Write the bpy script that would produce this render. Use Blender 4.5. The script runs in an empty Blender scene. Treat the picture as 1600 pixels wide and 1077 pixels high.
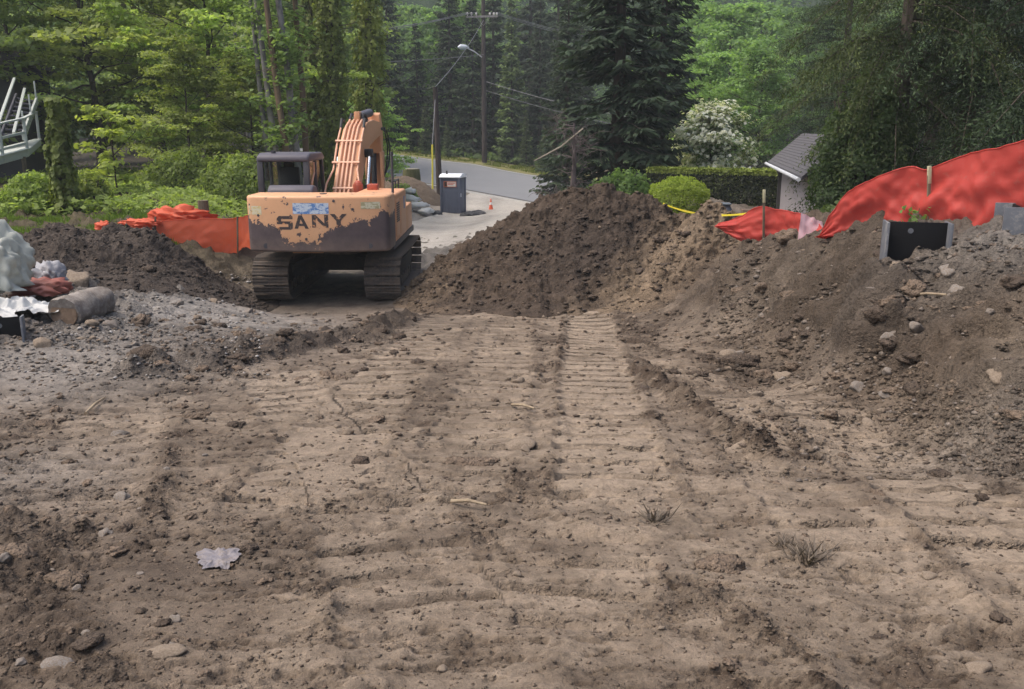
import bpy, bmesh, math, random
import numpy as np
from mathutils import Vector, Matrix

# ------------------------------------------------------------------ camera, world, sun, exposure
scene = bpy.context.scene
COL = scene.collection
R = math.radians
CZ = 5.0                       # camera height in world z
F = 1386.0                     # focal length in photograph pixels
PITCH = math.atan((538.5 - 200.0) / F)
cam_data = bpy.data.cameras.new("camera")
cam_data.sensor_width = 36.0
cam_data.lens = 36.0 * F / 1600.0
cam_data.clip_start = 0.05
cam_data.clip_end = 1500.0
camera = bpy.data.objects.new("camera", cam_data)
COL.objects.link(camera)
camera.location = (0, 0, CZ)
camera.rotation_euler = (math.pi / 2 - PITCH, 0, 0)
scene.camera = camera

SUN_EL, SUN_AZ = R(62), R(258)     # azimuth clockwise from +Y; behind and to the left
world = bpy.data.worlds.new("World")
scene.world = world
world.use_nodes = True
wn = world.node_tree.nodes
wn.clear()
sky = wn.new("ShaderNodeTexSky")
sky.sky_type = 'NISHITA'
sky.sun_disc = False
sky.sun_elevation = SUN_EL
sky.sun_rotation = SUN_AZ
sky.dust_density = 6.0
sky.air_density = 1.0
sky.ozone_density = 0.6
bg = wn.new("ShaderNodeBackground")
bg.inputs[1].default_value = 0.15
wo = wn.new("ShaderNodeOutputWorld")
world.node_tree.links.new(sky.outputs[0], bg.inputs[0])
world.node_tree.links.new(bg.outputs[0], wo.inputs[0])

sun_data = bpy.data.lights.new("sun", 'SUN')
sun_data.energy = 1.12
sun_data.angle = R(58)
sun_data.color = (1.0, 0.97, 0.92)
sun = bpy.data.objects.new("sun", sun_data)
COL.objects.link(sun)
sdir = Vector((math.sin(SUN_AZ) * math.cos(SUN_EL), math.cos(SUN_AZ) * math.cos(SUN_EL), math.sin(SUN_EL)))
sun.rotation_euler = sdir.to_track_quat('Z', 'Y').to_euler()
sun.location = (0, 0, 60)

vs = scene.view_settings
vs.view_transform = 'Standard'
vs.look = 'None'
vs.gamma = 1.0
vs.use_curve_mapping = False
vs.exposure = 0.68
scene.cycles.max_bounces = 6
scene.cycles.diffuse_bounces = 3
scene.cycles.transmission_bounces = 4
scene.cycles.transparent_max_bounces = 6

# ------------------------------------------------------------------ helpers
cP, sP = math.cos(PITCH), math.sin(PITCH)

def P(px, py, Y):
    """world point seen at a photograph pixel, at distance Y along the ground axis"""
    u = (px - 800.0) / F
    w = (538.5 - py) / F
    dy = cP + w * sP
    dz = -sP + w * cP
    t = Y / dy
    return Vector((u * t, Y, CZ + dz * t))

def Pxy(px, Y, py=300):
    v = P(px, py, Y)
    return v.x, v.y

PL0, PLS = CZ - 1.65, 0.098      # the graded pad: z = PL0 - PLS*Y
def ph(px, py):
    u = (px - 800.0) / F
    w = (538.5 - py) / F
    dy = cP + w * sP
    dz = -sP + w * cP
    t = 1.65 / (-dz - PLS * dy)
    return (u * t, dy * t)

M32 = 0xffffffff
def _h(ix, iy, seed):
    h = (ix * 374761393 + iy * 668265263 + seed * 974711) & M32
    h = ((h ^ (h >> 13)) * 1274126177) & M32
    return h ^ (h >> 16)

def gnoise(x, y, seed=0):
    x = np.asarray(x, float); y = np.asarray(y, float)
    fx, fy = np.floor(x), np.floor(y)
    ix, iy = fx.astype(np.int64), fy.astype(np.int64)
    dx, dy = x - fx, y - fy
    def g(ox, oy):
        a = _h(ix + ox, iy + oy, seed) * (2 * math.pi / 4294967296.0)
        return np.cos(a) * (dx - ox) + np.sin(a) * (dy - oy)
    sx = dx * dx * dx * (dx * (dx * 6 - 15) + 10)
    sy = dy * dy * dy * (dy * (dy * 6 - 15) + 10)
    a = g(0, 0) * (1 - sx) + g(1, 0) * sx
    b = g(0, 1) * (1 - sx) + g(1, 1) * sx
    return (a * (1 - sy) + b * sy) * 1.5

def fbm(x, y, seed=0, octaves=4, gain=0.5):
    s = 0.0; a = 1.0; t = 0.0
    for o in range(octaves):
        s = s + a * gnoise(x * 2.03 ** o + 17.3 * o, y * 2.03 ** o - 9.1 * o, seed + o)
        t += a
        a *= gain
    return s / t

def worley(x, y, seed=0):
    x = np.asarray(x, float); y = np.asarray(y, float)
    ix, iy = np.floor(x).astype(np.int64), np.floor(y).astype(np.int64)
    best = np.full(x.shape, 9.0); bid = np.zeros(x.shape)
    for ox in (-1, 0, 1):
        for oy in (-1, 0, 1):
            h = _h(ix + ox, iy + oy, seed); h2 = _h(ix + ox, iy + oy, seed + 77)
            cx = ix + ox + (h & 0xffff) / 65536.0
            cy = iy + oy + (h2 & 0xffff) / 65536.0
            d = (cx - x) ** 2 + (cy - y) ** 2
            m = d < best
            best = np.where(m, d, best)
            bid = np.where(m, (h >> 16) / 65536.0, bid)
    return np.sqrt(best), bid

def sstep(a, b, x):
    t = np.clip((x - a) / (b - a), 0, 1)
    return t * t * (3 - 2 * t)

def link(o, parent=None):
    COL.objects.link(o)
    if parent is not None:
        o.parent = parent
    return o

def tag(o, label=None, cat=None, group=None, kind=None):
    if label: o['label'] = label
    if cat: o['category'] = cat
    if group: o['group'] = group
    if kind: o['kind'] = kind
    return o

def thing(name, label, cat, loc=(0, 0, 0), rz=0.0, group=None):
    o = bpy.data.objects.new(name, None)
    o.empty_display_size = 0.2
    link(o)
    o.location = loc
    o.rotation_euler = (0, 0, rz)
    return tag(o, label, cat, group)

def mesh_np(name, V, Fq, mat, parent=None, smooth=True, attrs=None, colors=None):
    """V (n,3); Fq (m,k) with constant k"""
    V = np.ascontiguousarray(V, np.float32); Fq = np.ascontiguousarray(Fq, np.int32)
    me = bpy.data.meshes.new(name)
    m, k = Fq.shape
    me.vertices.add(len(V)); me.vertices.foreach_set("co", V.ravel())
    me.loops.add(m * k); me.loops.foreach_set("vertex_index", Fq.ravel())
    me.polygons.add(m)
    me.polygons.foreach_set("loop_start", np.arange(0, m * k, k, dtype=np.int32))
    try:
        me.polygons.foreach_set("loop_total", np.full(m, k, dtype=np.int32))
    except Exception:
        pass
    me.update(calc_edges=True)
    if smooth:
        me.polygons.foreach_set("use_smooth", np.ones(m, dtype=bool))
    for an, av in (attrs or {}).items():
        a = me.attributes.new(an, 'FLOAT', 'POINT')
        a.data.foreach_set("value", np.ascontiguousarray(av, np.float32))
    for an, av in (colors or {}).items():
        a = me.attributes.new(an, 'FLOAT_COLOR', 'POINT')
        c = np.ones((len(V), 4), np.float32); c[:, :3] = av
        a.data.foreach_set("color", c.ravel())
    me.materials.append(mat)
    o = bpy.data.objects.new(name, me)
    return link(o, parent)

class MB:
    """collects simple shapes for ONE mesh object"""
    def __init__(s):
        s.v = []; s.f = []
    def add(s, vs_, fs):
        b = len(s.v)
        s.v += [tuple(v) for v in vs_]
        s.f += [tuple(i + b for i in f) for f in fs]
        return s
    def box(s, x0, x1, y0, y1, z0, z1):
        v = [(x0, y0, z0), (x1, y0, z0), (x1, y1, z0), (x0, y1, z0), (x0, y0, z1), (x1, y0, z1), (x1, y1, z1), (x0, y1, z1)]
        return s.add(v, [(0, 3, 2, 1), (4, 5, 6, 7), (0, 1, 5, 4), (1, 2, 6, 5), (2, 3, 7, 6), (3, 0, 4, 7)])
    def bar(s, a, b, w, h, up=(0, 0, 1)):
        a = Vector(a); b = Vector(b)
        d = (b - a).normalized(); up = Vector(up)
        if abs(d.dot(up)) > 0.97: up = Vector((0, 1, 0))
        x = d.cross(up).normalized(); z = x.cross(d)
        v = []
        for p in (a, b):
            for (i, j) in ((-1, -1), (1, -1), (1, 1), (-1, 1)):
                v.append(p + x * (i * w / 2) + z * (j * h / 2))
        return s.add(v, [(0, 1, 2, 3), (7, 6, 5, 4), (0, 4, 5, 1), (1, 5, 6, 2), (2, 6, 7, 3), (3, 7, 4, 0)])
    def tube(s, pts, r, n=8, caps=True):
        pts = [Vector(p) for p in pts]
        rr = r if isinstance(r, (list, tuple)) else [r] * len(pts)
        b = len(s.v)
        prev = None
        for i, p in enumerate(pts):
            d = (pts[min(i + 1, len(pts) - 1)] - pts[max(i - 1, 0)]).normalized()
            if prev is None:
                ref = Vector((0, 0, 1)) if abs(d.z) < 0.9 else Vector((1, 0, 0))
                x = d.cross(ref).normalized()
            else:
                x = (prev - d * prev.dot(d)).normalized()
            prev = x
            y = d.cross(x)
            for k in range(n):
                a = 2 * math.pi * k / n
                s.v.append(tuple(p + (x * math.cos(a) + y * math.sin(a)) * rr[i]))
        for i in range(len(pts) - 1):
            for k in range(n):
                k2 = (k + 1) % n
                s.f.append((b + i * n + k, b + i * n + k2, b + (i + 1) * n + k2, b + (i + 1) * n + k))
        if caps:
            s.f.append(tuple(b + k for k in range(n))[::-1])
            s.f.append(tuple(b + (len(pts) - 1) * n + k for k in range(n)))
        return s
    def prism(s, poly, x0, x1, axis='x'):
        """polygon in the (y,z) plane extruded along x (axis 'x'), or (x,y) extruded along z, or (x,z) along y"""
        n = len(poly)
        mk = {'x': lambda p, t: (t, p[0], p[1]), 'z': lambda p, t: (p[0], p[1], t), 'y': lambda p, t: (p[0], t, p[1])}[axis]
        v = [mk(p, x0) for p in poly] + [mk(p, x1) for p in poly]
        f = [tuple(range(n))[::-1], tuple(range(n, 2 * n))]
        f += [(i, (i + 1) % n, n + (i + 1) % n, n + i) for i in range(n)]
        return s.add(v, f)
    def build(s, name, mat, parent=None, bevel=0.0, seg=2, smooth=None):
        me = bpy.data.meshes.new(name)
        me.from_pydata(s.v, [], s.f)
        bm = bmesh.new(); bm.from_mesh(me)
        bmesh.ops.recalc_face_normals(bm, faces=bm.faces)
        if bevel > 0:
            ed = [e for e in bm.edges if len(e.link_faces) == 2 and e.calc_face_angle(0) > 0.6]
            bmesh.ops.bevel(bm, geom=ed, offset=bevel, segments=seg, profile=0.5, affect='EDGES', clamp_overlap=True)
        bm.to_mesh(me); bm.free()
        if smooth is None: smooth = bevel > 0
        if smooth:
            me.polygons.foreach_set("use_smooth", np.ones(len(me.polygons), dtype=bool))
            try: me.set_sharp_from_angle(angle=R(42))
            except Exception: pass
        me.materials.append(mat)
        o = bpy.data.objects.new(name, me)
        return link(o, parent)

def kids(o):
    return [c for c in COL.objects if c.parent == o]

def copy_tree(root, label=None):
    c = root.copy(); COL.objects.link(c)
    for ch in list(root.children):
        d = ch.copy(); COL.objects.link(d); d.parent = c
        for g in list(ch.children):
            e = g.copy(); COL.objects.link(e); e.parent = d
    if label: c['label'] = label
    return c

# ------------------------------------------------------------------ materials
def new_mat(name):
    m = bpy.data.materials.new(name)
    m.use_nodes = True
    nt = m.node_tree
    nt.nodes.clear()
    out = nt.nodes.new("ShaderNodeOutputMaterial")
    return m, nt, out

def nd(nt, typ, **kw):
    n = nt.nodes.new(typ)
    for k, v in kw.items():
        if k.startswith('i_'):
            n.inputs[k[2:].replace('_', ' ')].default_value = v
        else:
            setattr(n, k, v)
    return n

def math_node(nt, op, a, b=None, clamp=False):
    n = nt.nodes.new("ShaderNodeMath"); n.operation = op; n.use_clamp = clamp
    for i, x in enumerate((a, b)):
        if x is None: continue
        if isinstance(x, (int, float)): n.inputs[i].default_value = x
        else: nt.links.new(x, n.inputs[i])
    return n.outputs[0]

def mix_col(nt, fac, a, b, mode='MIX'):
    n = nt.nodes.new("ShaderNodeMix"); n.data_type = 'RGBA'; n.blend_type = mode
    def put(sock, x):
        if isinstance(x, (tuple, list)): sock.default_value = (x[0], x[1], x[2], 1)
        elif isinstance(x, (int, float)): sock.default_value = x
        else: nt.links.new(x, sock)
    put(n.inputs[0], fac); put(n.inputs[6], a); put(n.inputs[7], b)
    return n.outputs[2]

def noise_fac(nt, scale, detail=4, rough=0.6, coord='Object', vec=None, stretch=None):
    if vec is None:
        tc = nt.nodes.new("ShaderNodeTexCoord"); vec = tc.outputs[coord]
    if stretch:
        mp = nt.nodes.new("ShaderNodeMapping"); mp.inputs['Scale'].default_value = stretch
        nt.links.new(vec, mp.inputs[0]); vec = mp.outputs[0]
    n = nt.nodes.new("ShaderNodeTexNoise")
    n.inputs['Scale'].default_value = scale; n.inputs['Detail'].default_value = detail; n.inputs['Roughness'].default_value = rough
    nt.links.new(vec, n.inputs['Vector'])
    return n.outputs[0]

def ramp(nt, fac, stops, interp='LINEAR'):
    n = nt.nodes.new("ShaderNodeValToRGB")
    n.color_ramp.interpolation = interp
    e = n.color_ramp.elements
    while len(e) < len(stops): e.new(0.5)
    for el, (p, c) in zip(e, stops):
        el.position = p
        el.color = (c, c, c, 1) if isinstance(c, (int, float)) else (c[0], c[1], c[2], 1)
    nt.links.new(fac, n.inputs[0])
    return n.outputs[0]

def bump(nt, h, strength, dist):
    b = nt.nodes.new("ShaderNodeBump")
    b.inputs['Strength'].default_value = strength; b.inputs['Distance'].default_value = dist
    nt.links.new(h, b.inputs['Height'])
    return b.outputs[0]

def principled(nt, out, col, rough=0.6, metal=0.0, normal=None, spec=0.5):
    p = nt.nodes.new("ShaderNodeBsdfPrincipled")
    if isinstance(col, (tuple, list)): p.inputs['Base Color'].default_value = (col[0], col[1], col[2], 1)
    else: nt.links.new(col, p.inputs['Base Color'])
    if isinstance(rough, (int, float)): p.inputs['Roughness'].default_value = rough
    else: nt.links.new(rough, p.inputs['Roughness'])
    p.inputs['Metallic'].default_value = metal
    p.inputs['Specular IOR Level'].default_value = spec
    if normal is not None: nt.links.new(normal, p.inputs['Normal'])
    nt.links.new(p.outputs[0], out.inputs[0])
    return p

def worn(name, col, dirt=(0.16, 0.12, 0.09), amount=0.45, rough=0.6, scale=3.0, metal=0.0, vary=0.25, spec=0.4):
    """a plain surface with faded patches and dried mud in blotches"""
    m, nt, out = new_mat(name)
    a = noise_fac(nt, scale, 5, 0.65)
    b = noise_fac(nt, scale * 7, 4, 0.6)
    c1 = mix_col(nt, a, tuple(c * (1 - vary) for c in col), tuple(min(1, c * (1 + vary)) for c in col))
    k = math_node(nt, 'ADD', math_node(nt, 'MULTIPLY', a, 0.6), math_node(nt, 'MULTIPLY', b, 0.4))
    lo = 0.72 - 0.45 * amount
    k = ramp(nt, k, [(lo, 0.0), (min(1, lo + 0.16), 1.0)])
    k = math_node(nt, 'MULTIPLY', k, min(1.0, 0.4 + amount))
    c2 = mix_col(nt, k, c1, dirt)
    rr = math_node(nt, 'ADD', math_node(nt, 'MULTIPLY', k, 0.3), rough, clamp=True)
    principled(nt, out, c2, rr, metal, bump(nt, b, 0.25, 0.01), spec)
    return m

def leafy(name, dark, light, trans=0.35, rough=0.55):
    m, nt, out = new_mat(name)
    at = nd(nt, "ShaderNodeAttribute", attribute_name='v')
    oi = nt.nodes.new("ShaderNodeObjectInfo")
    c = mix_col(nt, at.outputs['Fac'], dark, light)
    c = mix_col(nt, 1.0, c, oi.outputs['Color'], 'MULTIPLY')
    d = nt.nodes.new("ShaderNodeBsdfPrincipled")
    nt.links.new(c, d.inputs['Base Color']); d.inputs['Roughness'].default_value = rough
    d.inputs['Specular IOR Level'].default_value = 0.25
    t = nt.nodes.new("ShaderNodeBsdfTranslucent")
    c3 = mix_col(nt, 1.0, c, (1.15, 1.2, 0.55), 'MULTIPLY')
    nt.links.new(c3, t.inputs[0])
    mx = nt.nodes.new("ShaderNodeMixShader"); mx.inputs[0].default_value = trans
    nt.links.new(d.outputs[0], mx.inputs[1]); nt.links.new(t.outputs[0], mx.inputs[2])
    nt.links.new(mx.outputs[0], out.inputs[0])
    return m

def soil_material(name, bump_scale=1.0, fixed=None):
    m, nt, out = new_mat(name)
    at = nd(nt, "ShaderNodeAttribute", attribute_name='soil')
    geo = nt.nodes.new("ShaderNodeNewGeometry")
    n1 = noise_fac(nt, 22, 6, 0.7, vec=geo.outputs['Position'])
    n2 = noise_fac(nt, 110, 4, 0.7, vec=geo.outputs['Position'])
    n3 = noise_fac(nt, 4.5, 5, 0.65, vec=geo.outputs['Position'])
    f = math_node(nt, 'ADD', math_node(nt, 'MULTIPLY', n1, 0.75), math_node(nt, 'MULTIPLY', n2, 0.45))
    f = math_node(nt, 'ADD', f, math_node(nt, 'MULTIPLY', n3, 0.55))
    f = ramp(nt, f, [(0.55, 0.50), (0.87, 0.98), (1.0, 1.25)])
    c = mix_col(nt, 1.0, at.outputs['Color'] if fixed is None else fixed, f, 'MULTIPLY')
    lo = nd(nt, "ShaderNodeAttribute", attribute_name='loose').outputs['Fac'] if fixed is None else math_node(nt, 'ADD', 0.0, 1.6)
    def vor(s):
        w = nt.nodes.new("ShaderNodeTexVoronoi"); w.inputs['Scale'].default_value = s
        wv = nt.nodes.new("ShaderNodeVectorMath"); wv.operation = 'MULTIPLY_ADD'
        nz = nt.nodes.new("ShaderNodeTexNoise"); nz.inputs['Scale'].default_value = s * .7; nt.links.new(geo.outputs['Position'], nz.inputs['Vector'])
        nt.links.new(nz.outputs['Color'], wv.inputs[0]); wv.inputs[1].default_value = (.9 / s,) * 3; nt.links.new(geo.outputs['Position'], wv.inputs[2])
        nt.links.new(wv.outputs[0], w.inputs['Vector'])
        return math_node(nt, 'SUBTRACT', 0.62, w.outputs['Distance'], True)
    va, vb = vor(24), vor(66)
    cr = math_node(nt, 'ADD', math_node(nt, 'MULTIPLY', va, 1.0), math_node(nt, 'MULTIPLY', vb, 0.5))
    cr = math_node(nt, 'MULTIPLY', cr, math_node(nt, 'ADD', math_node(nt, 'MULTIPLY', lo, 0.6), 0.10))
    h = math_node(nt, 'ADD', math_node(nt, 'MULTIPLY', n1, 0.5), math_node(nt, 'MULTIPLY', n2, 0.25))
    h = math_node(nt, 'ADD', h, cr)
    # cleat prints pressed across the machine tracks
    lane_a = nd(nt, "ShaderNodeAttribute", attribute_name='lane').outputs['Fac']
    phs = nd(nt, "ShaderNodeAttribute", attribute_name='phase').outputs['Fac']
    saw = math_node(nt, 'FRACT', math_node(nt, 'ADD', phs, math_node(nt, 'MULTIPLY', n3, 0.16)))
    gro = ramp(nt, saw, [(0.0, 1.0), (.60, .78), (.70, 0.0), (.84, 0.05), (.95, 1.0)])
    brk = ramp(nt, n3, [(.37, .15), (.46, 1.0)])
    gro = math_node(nt, 'MULTIPLY', math_node(nt, 'SUBTRACT', gro, 1.0), math_node(nt, 'MULTIPLY', lane_a, brk))
    h = math_node(nt, 'ADD', h, math_node(nt, 'MULTIPLY', gro, 2.0))
    principled(nt, out, c, 0.93, 0, bump(nt, h, 1.0, 0.03 * bump_scale), 0.25)
    return m

SOIL = soil_material("soil")
SOIL_STONE = worn("stone", (0.27, 0.245, 0.22), (0.17, 0.13, 0.1), 0.5, 0.85, 6, vary=0.35)
CLOD = worn("clod", (0.15, 0.115, 0.085), (0.09, 0.068, 0.05), 0.5, 0.95, 8, vary=0.4)
# ------------------------------------------------------------------ the lie of the land
ctrl = []
for (x, ys) in ((-4.5, (1, 3, 5, 7)), (-2.2, (1, 4, 7, 10, 13)), (0, (0, 2, 5, 8, 11, 14, 17)), (2.2, (1, 3, 5, 7.5, 10)), (3.1, (2, 4.5)), (-7, (2, 5))):
    for y in ys:
        ctrl.append((x, y, PL0 - PLS * y))
ctrl += [(3.4, 1, PL0 + 0.0), (8, 0, PL0 + 1.8), (5.5, 3, PL0 + 1.4)]
EXX, EXY, EXZ = -3.72, 19.7, CZ - 3.42
for (x, y) in ((-5.4, 17.2), (-2.0, 17.2), (-5.4, 22), (-2.0, 22), (-3.7, 19.7), (-3.7, 16.2)):
    ctrl.append((x, y, EXZ))
for (px, py, Y) in [
    # left: muddy bank, mound foot, fence line, grass bank
    (100, 520, 10.2), (0, 548, 9.4), (250, 480, 13.2), (335, 458, 16.2), (160, 450, 14.5), (30, 450, 13), (-150, 500, 10),
    (320, 396, 19.6), (383, 397, 20.6), (100, 385, 18.5), (0, 385, 17.5), (-200, 400, 15), (200, 338, 22), (50, 342, 22), (350, 335, 25),
    (100, 302, 30), (0, 318, 24), (250, 292, 34), (-200, 320, 26), (200, 270, 45), (470, 285, 45), (430, 330, 30), (-200, 265, 50),
    # driveway and what lies past it
    (650, 402, 24), (700, 362, 34), (690, 333, 50), (645, 346, 42), (780, 327, 52), (900, 325, 48), (560, 340, 36), (600, 300, 50), (640, 290, 58), (530, 285, 60),
    # road plane
    (720, 297, 62), (840, 319, 58), (870, 281, 70), (740, 258, 77), (620, 243, 81), (650, 288, 64), (540, 246, 78), (520, 232, 86), (980, 300, 64), (960, 335, 54),
    # beyond the road
    (800, 250, 90), (1000, 268, 75), (300, 235, 90), (1000, 235, 115), (600, 225, 115), (100, 225, 120), (1400, 240, 110), (1300, 270, 60), (-300, 230, 110), (1900, 240, 110), (900, 170, 165), (200, 170, 165), (1500, 170, 165), (-400, 170, 165), (2100, 170, 165),
    # garden to the right
    (1100, 338, 25), (1210, 333, 28), (1010, 305, 30), (900, 312, 34), (900, 345, 28), (1300, 350, 22), (1500, 345, 18), (1750, 340, 18), (1050, 300, 40), (1200, 300, 42),
    # right bank
    (1600, 352, 9.4), (1425, 408, 9.3), (1370, 402, 9.8), (1380, 420, 9.2), (1370, 362, 11.0), (1362, 434, 8.8), (1400, 428, 8.8), (1445, 424, 8.7), (1300, 383, 11.6), (1190, 388, 14), (1550, 440, 8.0), (1350, 485, 9.6), (1450, 520, 8.0), (1600, 560, 6.4), (1250, 465, 11), (1150, 440, 13.2), (1200, 482, 12.0), (1090, 474, 13.8), (1300, 562, 9.0),
    (1445, 350, 10.8), (1600, 325, 12), (1700, 345, 9), (1720, 560, 6), (1800, 700, 5),
]:
    v = P(px, py, Y)
    ctrl.append((v.x, v.y, v.z))
for (px, py) in ((1600, 755), (1480, 685), (1350, 625), (1250, 572), (1120, 530), (1560, 800), (1300, 640), (1000, 500), (0, 700), (0, 620), (300, 600), (500, 530)):
    x, y = ph(px, py)
    ctrl.append((x, y, PL0 - PLS * y))
ctrl = np.array(ctrl)

def _tps(r2):
    return 0.5 * r2 * np.log(r2 + 1e-9)
def _warp(x, y):       # far ground counts for less, so that near shapes keep their own scale
    k = np.hypot(x, y)
    s = np.log1p(k / 6.0) * 6.0 / np.maximum(k, 1e-6)
    return x * s, y * s
_cx, _cy = _warp(ctrl[:, 0], ctrl[:, 1])
_n = len(ctrl)
_A = np.zeros((_n + 3, _n + 3))
_A[:_n, :_n] = _tps((_cx[:, None] - _cx) ** 2 + (_cy[:, None] - _cy) ** 2) + np.eye(_n) * 0.02
_A[:_n, _n:] = np.stack([np.ones(_n), _cx, _cy], 1); _A[_n:, :_n] = _A[:_n, _n:].T
_w = np.linalg.solve(_A, np.concatenate([ctrl[:, 2] - (PL0 - PLS * 0.35 * ctrl[:, 1]), np.zeros(3)]))

def G(x, y):
    x = np.asarray(x, float); y = np.asarray(y, float)
    sh = x.shape; x = x.ravel(); y = y.ravel()
    out = np.empty(len(x))
    for i in range(0, len(x), 40000):
        a, b = x[i:i + 40000], y[i:i + 40000]
        wx, wy = _warp(a, b)
        r2 = (wx[:, None] - _cx) ** 2 + (wy[:, None] - _cy) ** 2
        out[i:i + 40000] = _tps(r2) @ _w[:_n] + _w[_n] + _w[_n + 1] * wx + _w[_n + 2] * wy + PL0 - PLS * 0.35 * b
    return out.reshape(sh)
def G1(x, y):
    return float(G(np.array([x]), np.array([y]))[0])

# ---- machine tracks and ridges on the pad (pixel polylines dropped on the pad plane)
def lane(*pts):
    return np.array([ph(*p) for p in pts])
LANES = [  # polyline, half width, strength
    (lane((922, 488), (925, 540), (932, 620), (950, 720), (965, 800)), 0.36, 1.0),
    (lane((1190, 590), (1290, 650), (1420, 740), (1560, 850), (1680, 960)), 0.36, 1.0),
    (lane((1120, 620), (1180, 700), (1260, 790), (1400, 930)), 0.3, 0.5),
    (lane((700, 495), (660, 540), (590, 610), (520, 700), (440, 820)), 0.38, 0.7),
    (lane((800, 500), (780, 580), (740, 680), (690, 800)), 0.34, 0.55),
    (lane((430, 590), (480, 650), (560, 760), (640, 900), (700, 1040)), 0.36, 0.65),
    (lane((200, 620), (160, 720), (100, 850)), 0.36, 0.4),
    (lane((900, 820), (860, 960), (800, 1090)), 0.4, 0.35),
]
RIDGES = [  # polyline, half width, height
    (lane((1000, 580), (1040, 620), (1110, 665), (1170, 700), (1215, 725)), 0.10, 0.15),
    (lane((1080, 930), (1150, 975), (1250, 1040), (1300, 1090)), 0.10, 0.07),
    (lane((640, 495), (560, 530), (430, 560), (330, 580), (215, 592)), 0.26, 0.20),
    (lane((560, 520), (480, 540), (380, 556)), 0.3, 0.16),
    (lane((960, 480), (1000, 530), (1080, 560), (1200, 580)), 0.22, 0.06),
    (lane((1580, 730), (1500, 670), (1380, 600)), 0.2, 0.10),
    (lane((1560, 850), (1440, 730)), 0.05, 0.03),
    (lane((300, 640), (270, 700), (250, 800)), 0.12, 0.035),
    (lane((880, 490), (870, 600), (880, 700)), 0.05, 0.03),
    (lane((0, 830), (60, 960), (110, 1080)), 0.25, 0.06),
]

def poly_dist(x, y, pl):
    best = np.full(x.shape, 1e9); arc = np.zeros(x.shape); side = np.zeros(x.shape); s0 = 0.0
    for i in range(len(pl) - 1):
        a, b = pl[i], pl[i + 1]
        d = b - a; L = math.hypot(*d)
        t = np.clip(((x - a[0]) * d[0] + (y - a[1]) * d[1]) / (L * L), 0, 1)
        qx, qy = x - (a[0] + t * d[0]), y - (a[1] + t * d[1])
        r = np.hypot(qx, qy)
        m = r < best
        best = np.where(m, r, best); arc = np.where(m, s0 + t * L, arc)
        side = np.where(m, d[0] * qy - d[1] * qx, side)
        s0 += L
    return best, arc, s0

# bank mask and similar from base heights
def pad_rise(x, y, g):
    return g - (PL0 - PLS * y)

REG = []   # soil regions: x, y, radius, colour, weight
def reg(px, py, Y, r, c, w=1.0):
    v = P(px, py, Y); REG.append((v.x, v.y, r, c, w))
TAN = (0.36, 0.272, 0.186); BROWN = (0.25, 0.185, 0.128); DARK = (0.115, 0.083, 0.062); GREY = (0.30, 0.278, 0.255); LGREY = (0.38, 0.36, 0.335); GRASSY = (0.12, 0.10, 0.05); GRAVEL = (0.36, 0.33, 0.295); FORESTF = (0.05, 0.04, 0.025)
reg(280, 480, 13.2, 1.7, LGREY, 3); reg(160, 520, 10.6, 1.5, GREY, 2.5); reg(0, 560, 9, 1.6, GREY, 2); reg(380, 440, 16, 1.6, GREY, 1.5)
reg(450, 560, 11.2, 0.9, (0.095, 0.074, 0.06), 3.2); reg(320, 575, 10.6, 0.8, (0.10, 0.078, 0.063), 2.6); reg(600, 510, 13.6, 0.9, (0.095, 0.074, 0.058), 2.6)
reg(510, 480, 17, 1.8, (0.19, 0.15, 0.118), 2.0)
reg(1400, 400, 10.2, 1.2, (.185, .148, .115), 2.6); reg(1590, 400, 8.8, 1.1, LGREY, 3); reg(1560, 530, 6.8, 0.9, (.20, .16, .12), 1.6); reg(1300, 400, 12, 1.3, (.17, .138, .108), 2.4); reg(1190, 395, 14, 1.5, (.135, .104, .078), 1.8); reg(1340, 470, 9.6, 1.0, (.125, .092, .066), 2.6); reg(1480, 480, 8.2, .7, (.125, .094, .068), 2.0)
reg(1620, 640, 5.8, 0.6, LGREY, 1.0)
reg(1250, 520, 10.5, 1.1, (0.135, 0.097, 0.066), 2.6); reg(1450, 600, 7.4, 0.8, (0.14, 0.10, 0.069), 2.4); reg(1560, 690, 6.0, 0.6, (0.21, 0.155, 0.105), 1.2)
reg(700, 362, 34, 7, GRAVEL, 6); reg(690, 335, 48, 8, GRAVEL, 6); reg(650, 402, 24, 3, GRAVEL, 3); reg(800, 325, 52, 6, GRAVEL, 5); reg(560, 400, 24, 3, GREY, 1)
reg(0, 340, 23, 5, GRASSY, 4); reg(200, 320, 25, 5, GRASSY, 4); reg(350, 315, 30, 6, GRASSY, 4); reg(100, 300, 33, 7, GRASSY, 4); reg(20, 300, 30, 2.0, (0.13, 0.065, 0.045), 6)
reg(640, 305, 53, 4, (0.17, 0.125, 0.085), 5)
reg(-100, 800, 4, 1.4, (0.20, 0.155, 0.12), 1.2); reg(60, 980, 3.2, 0.8, (0.17, 0.128, 0.095), 1.4); reg(0, 760, 5.2, 0.6, GREY, 1.0)

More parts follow.
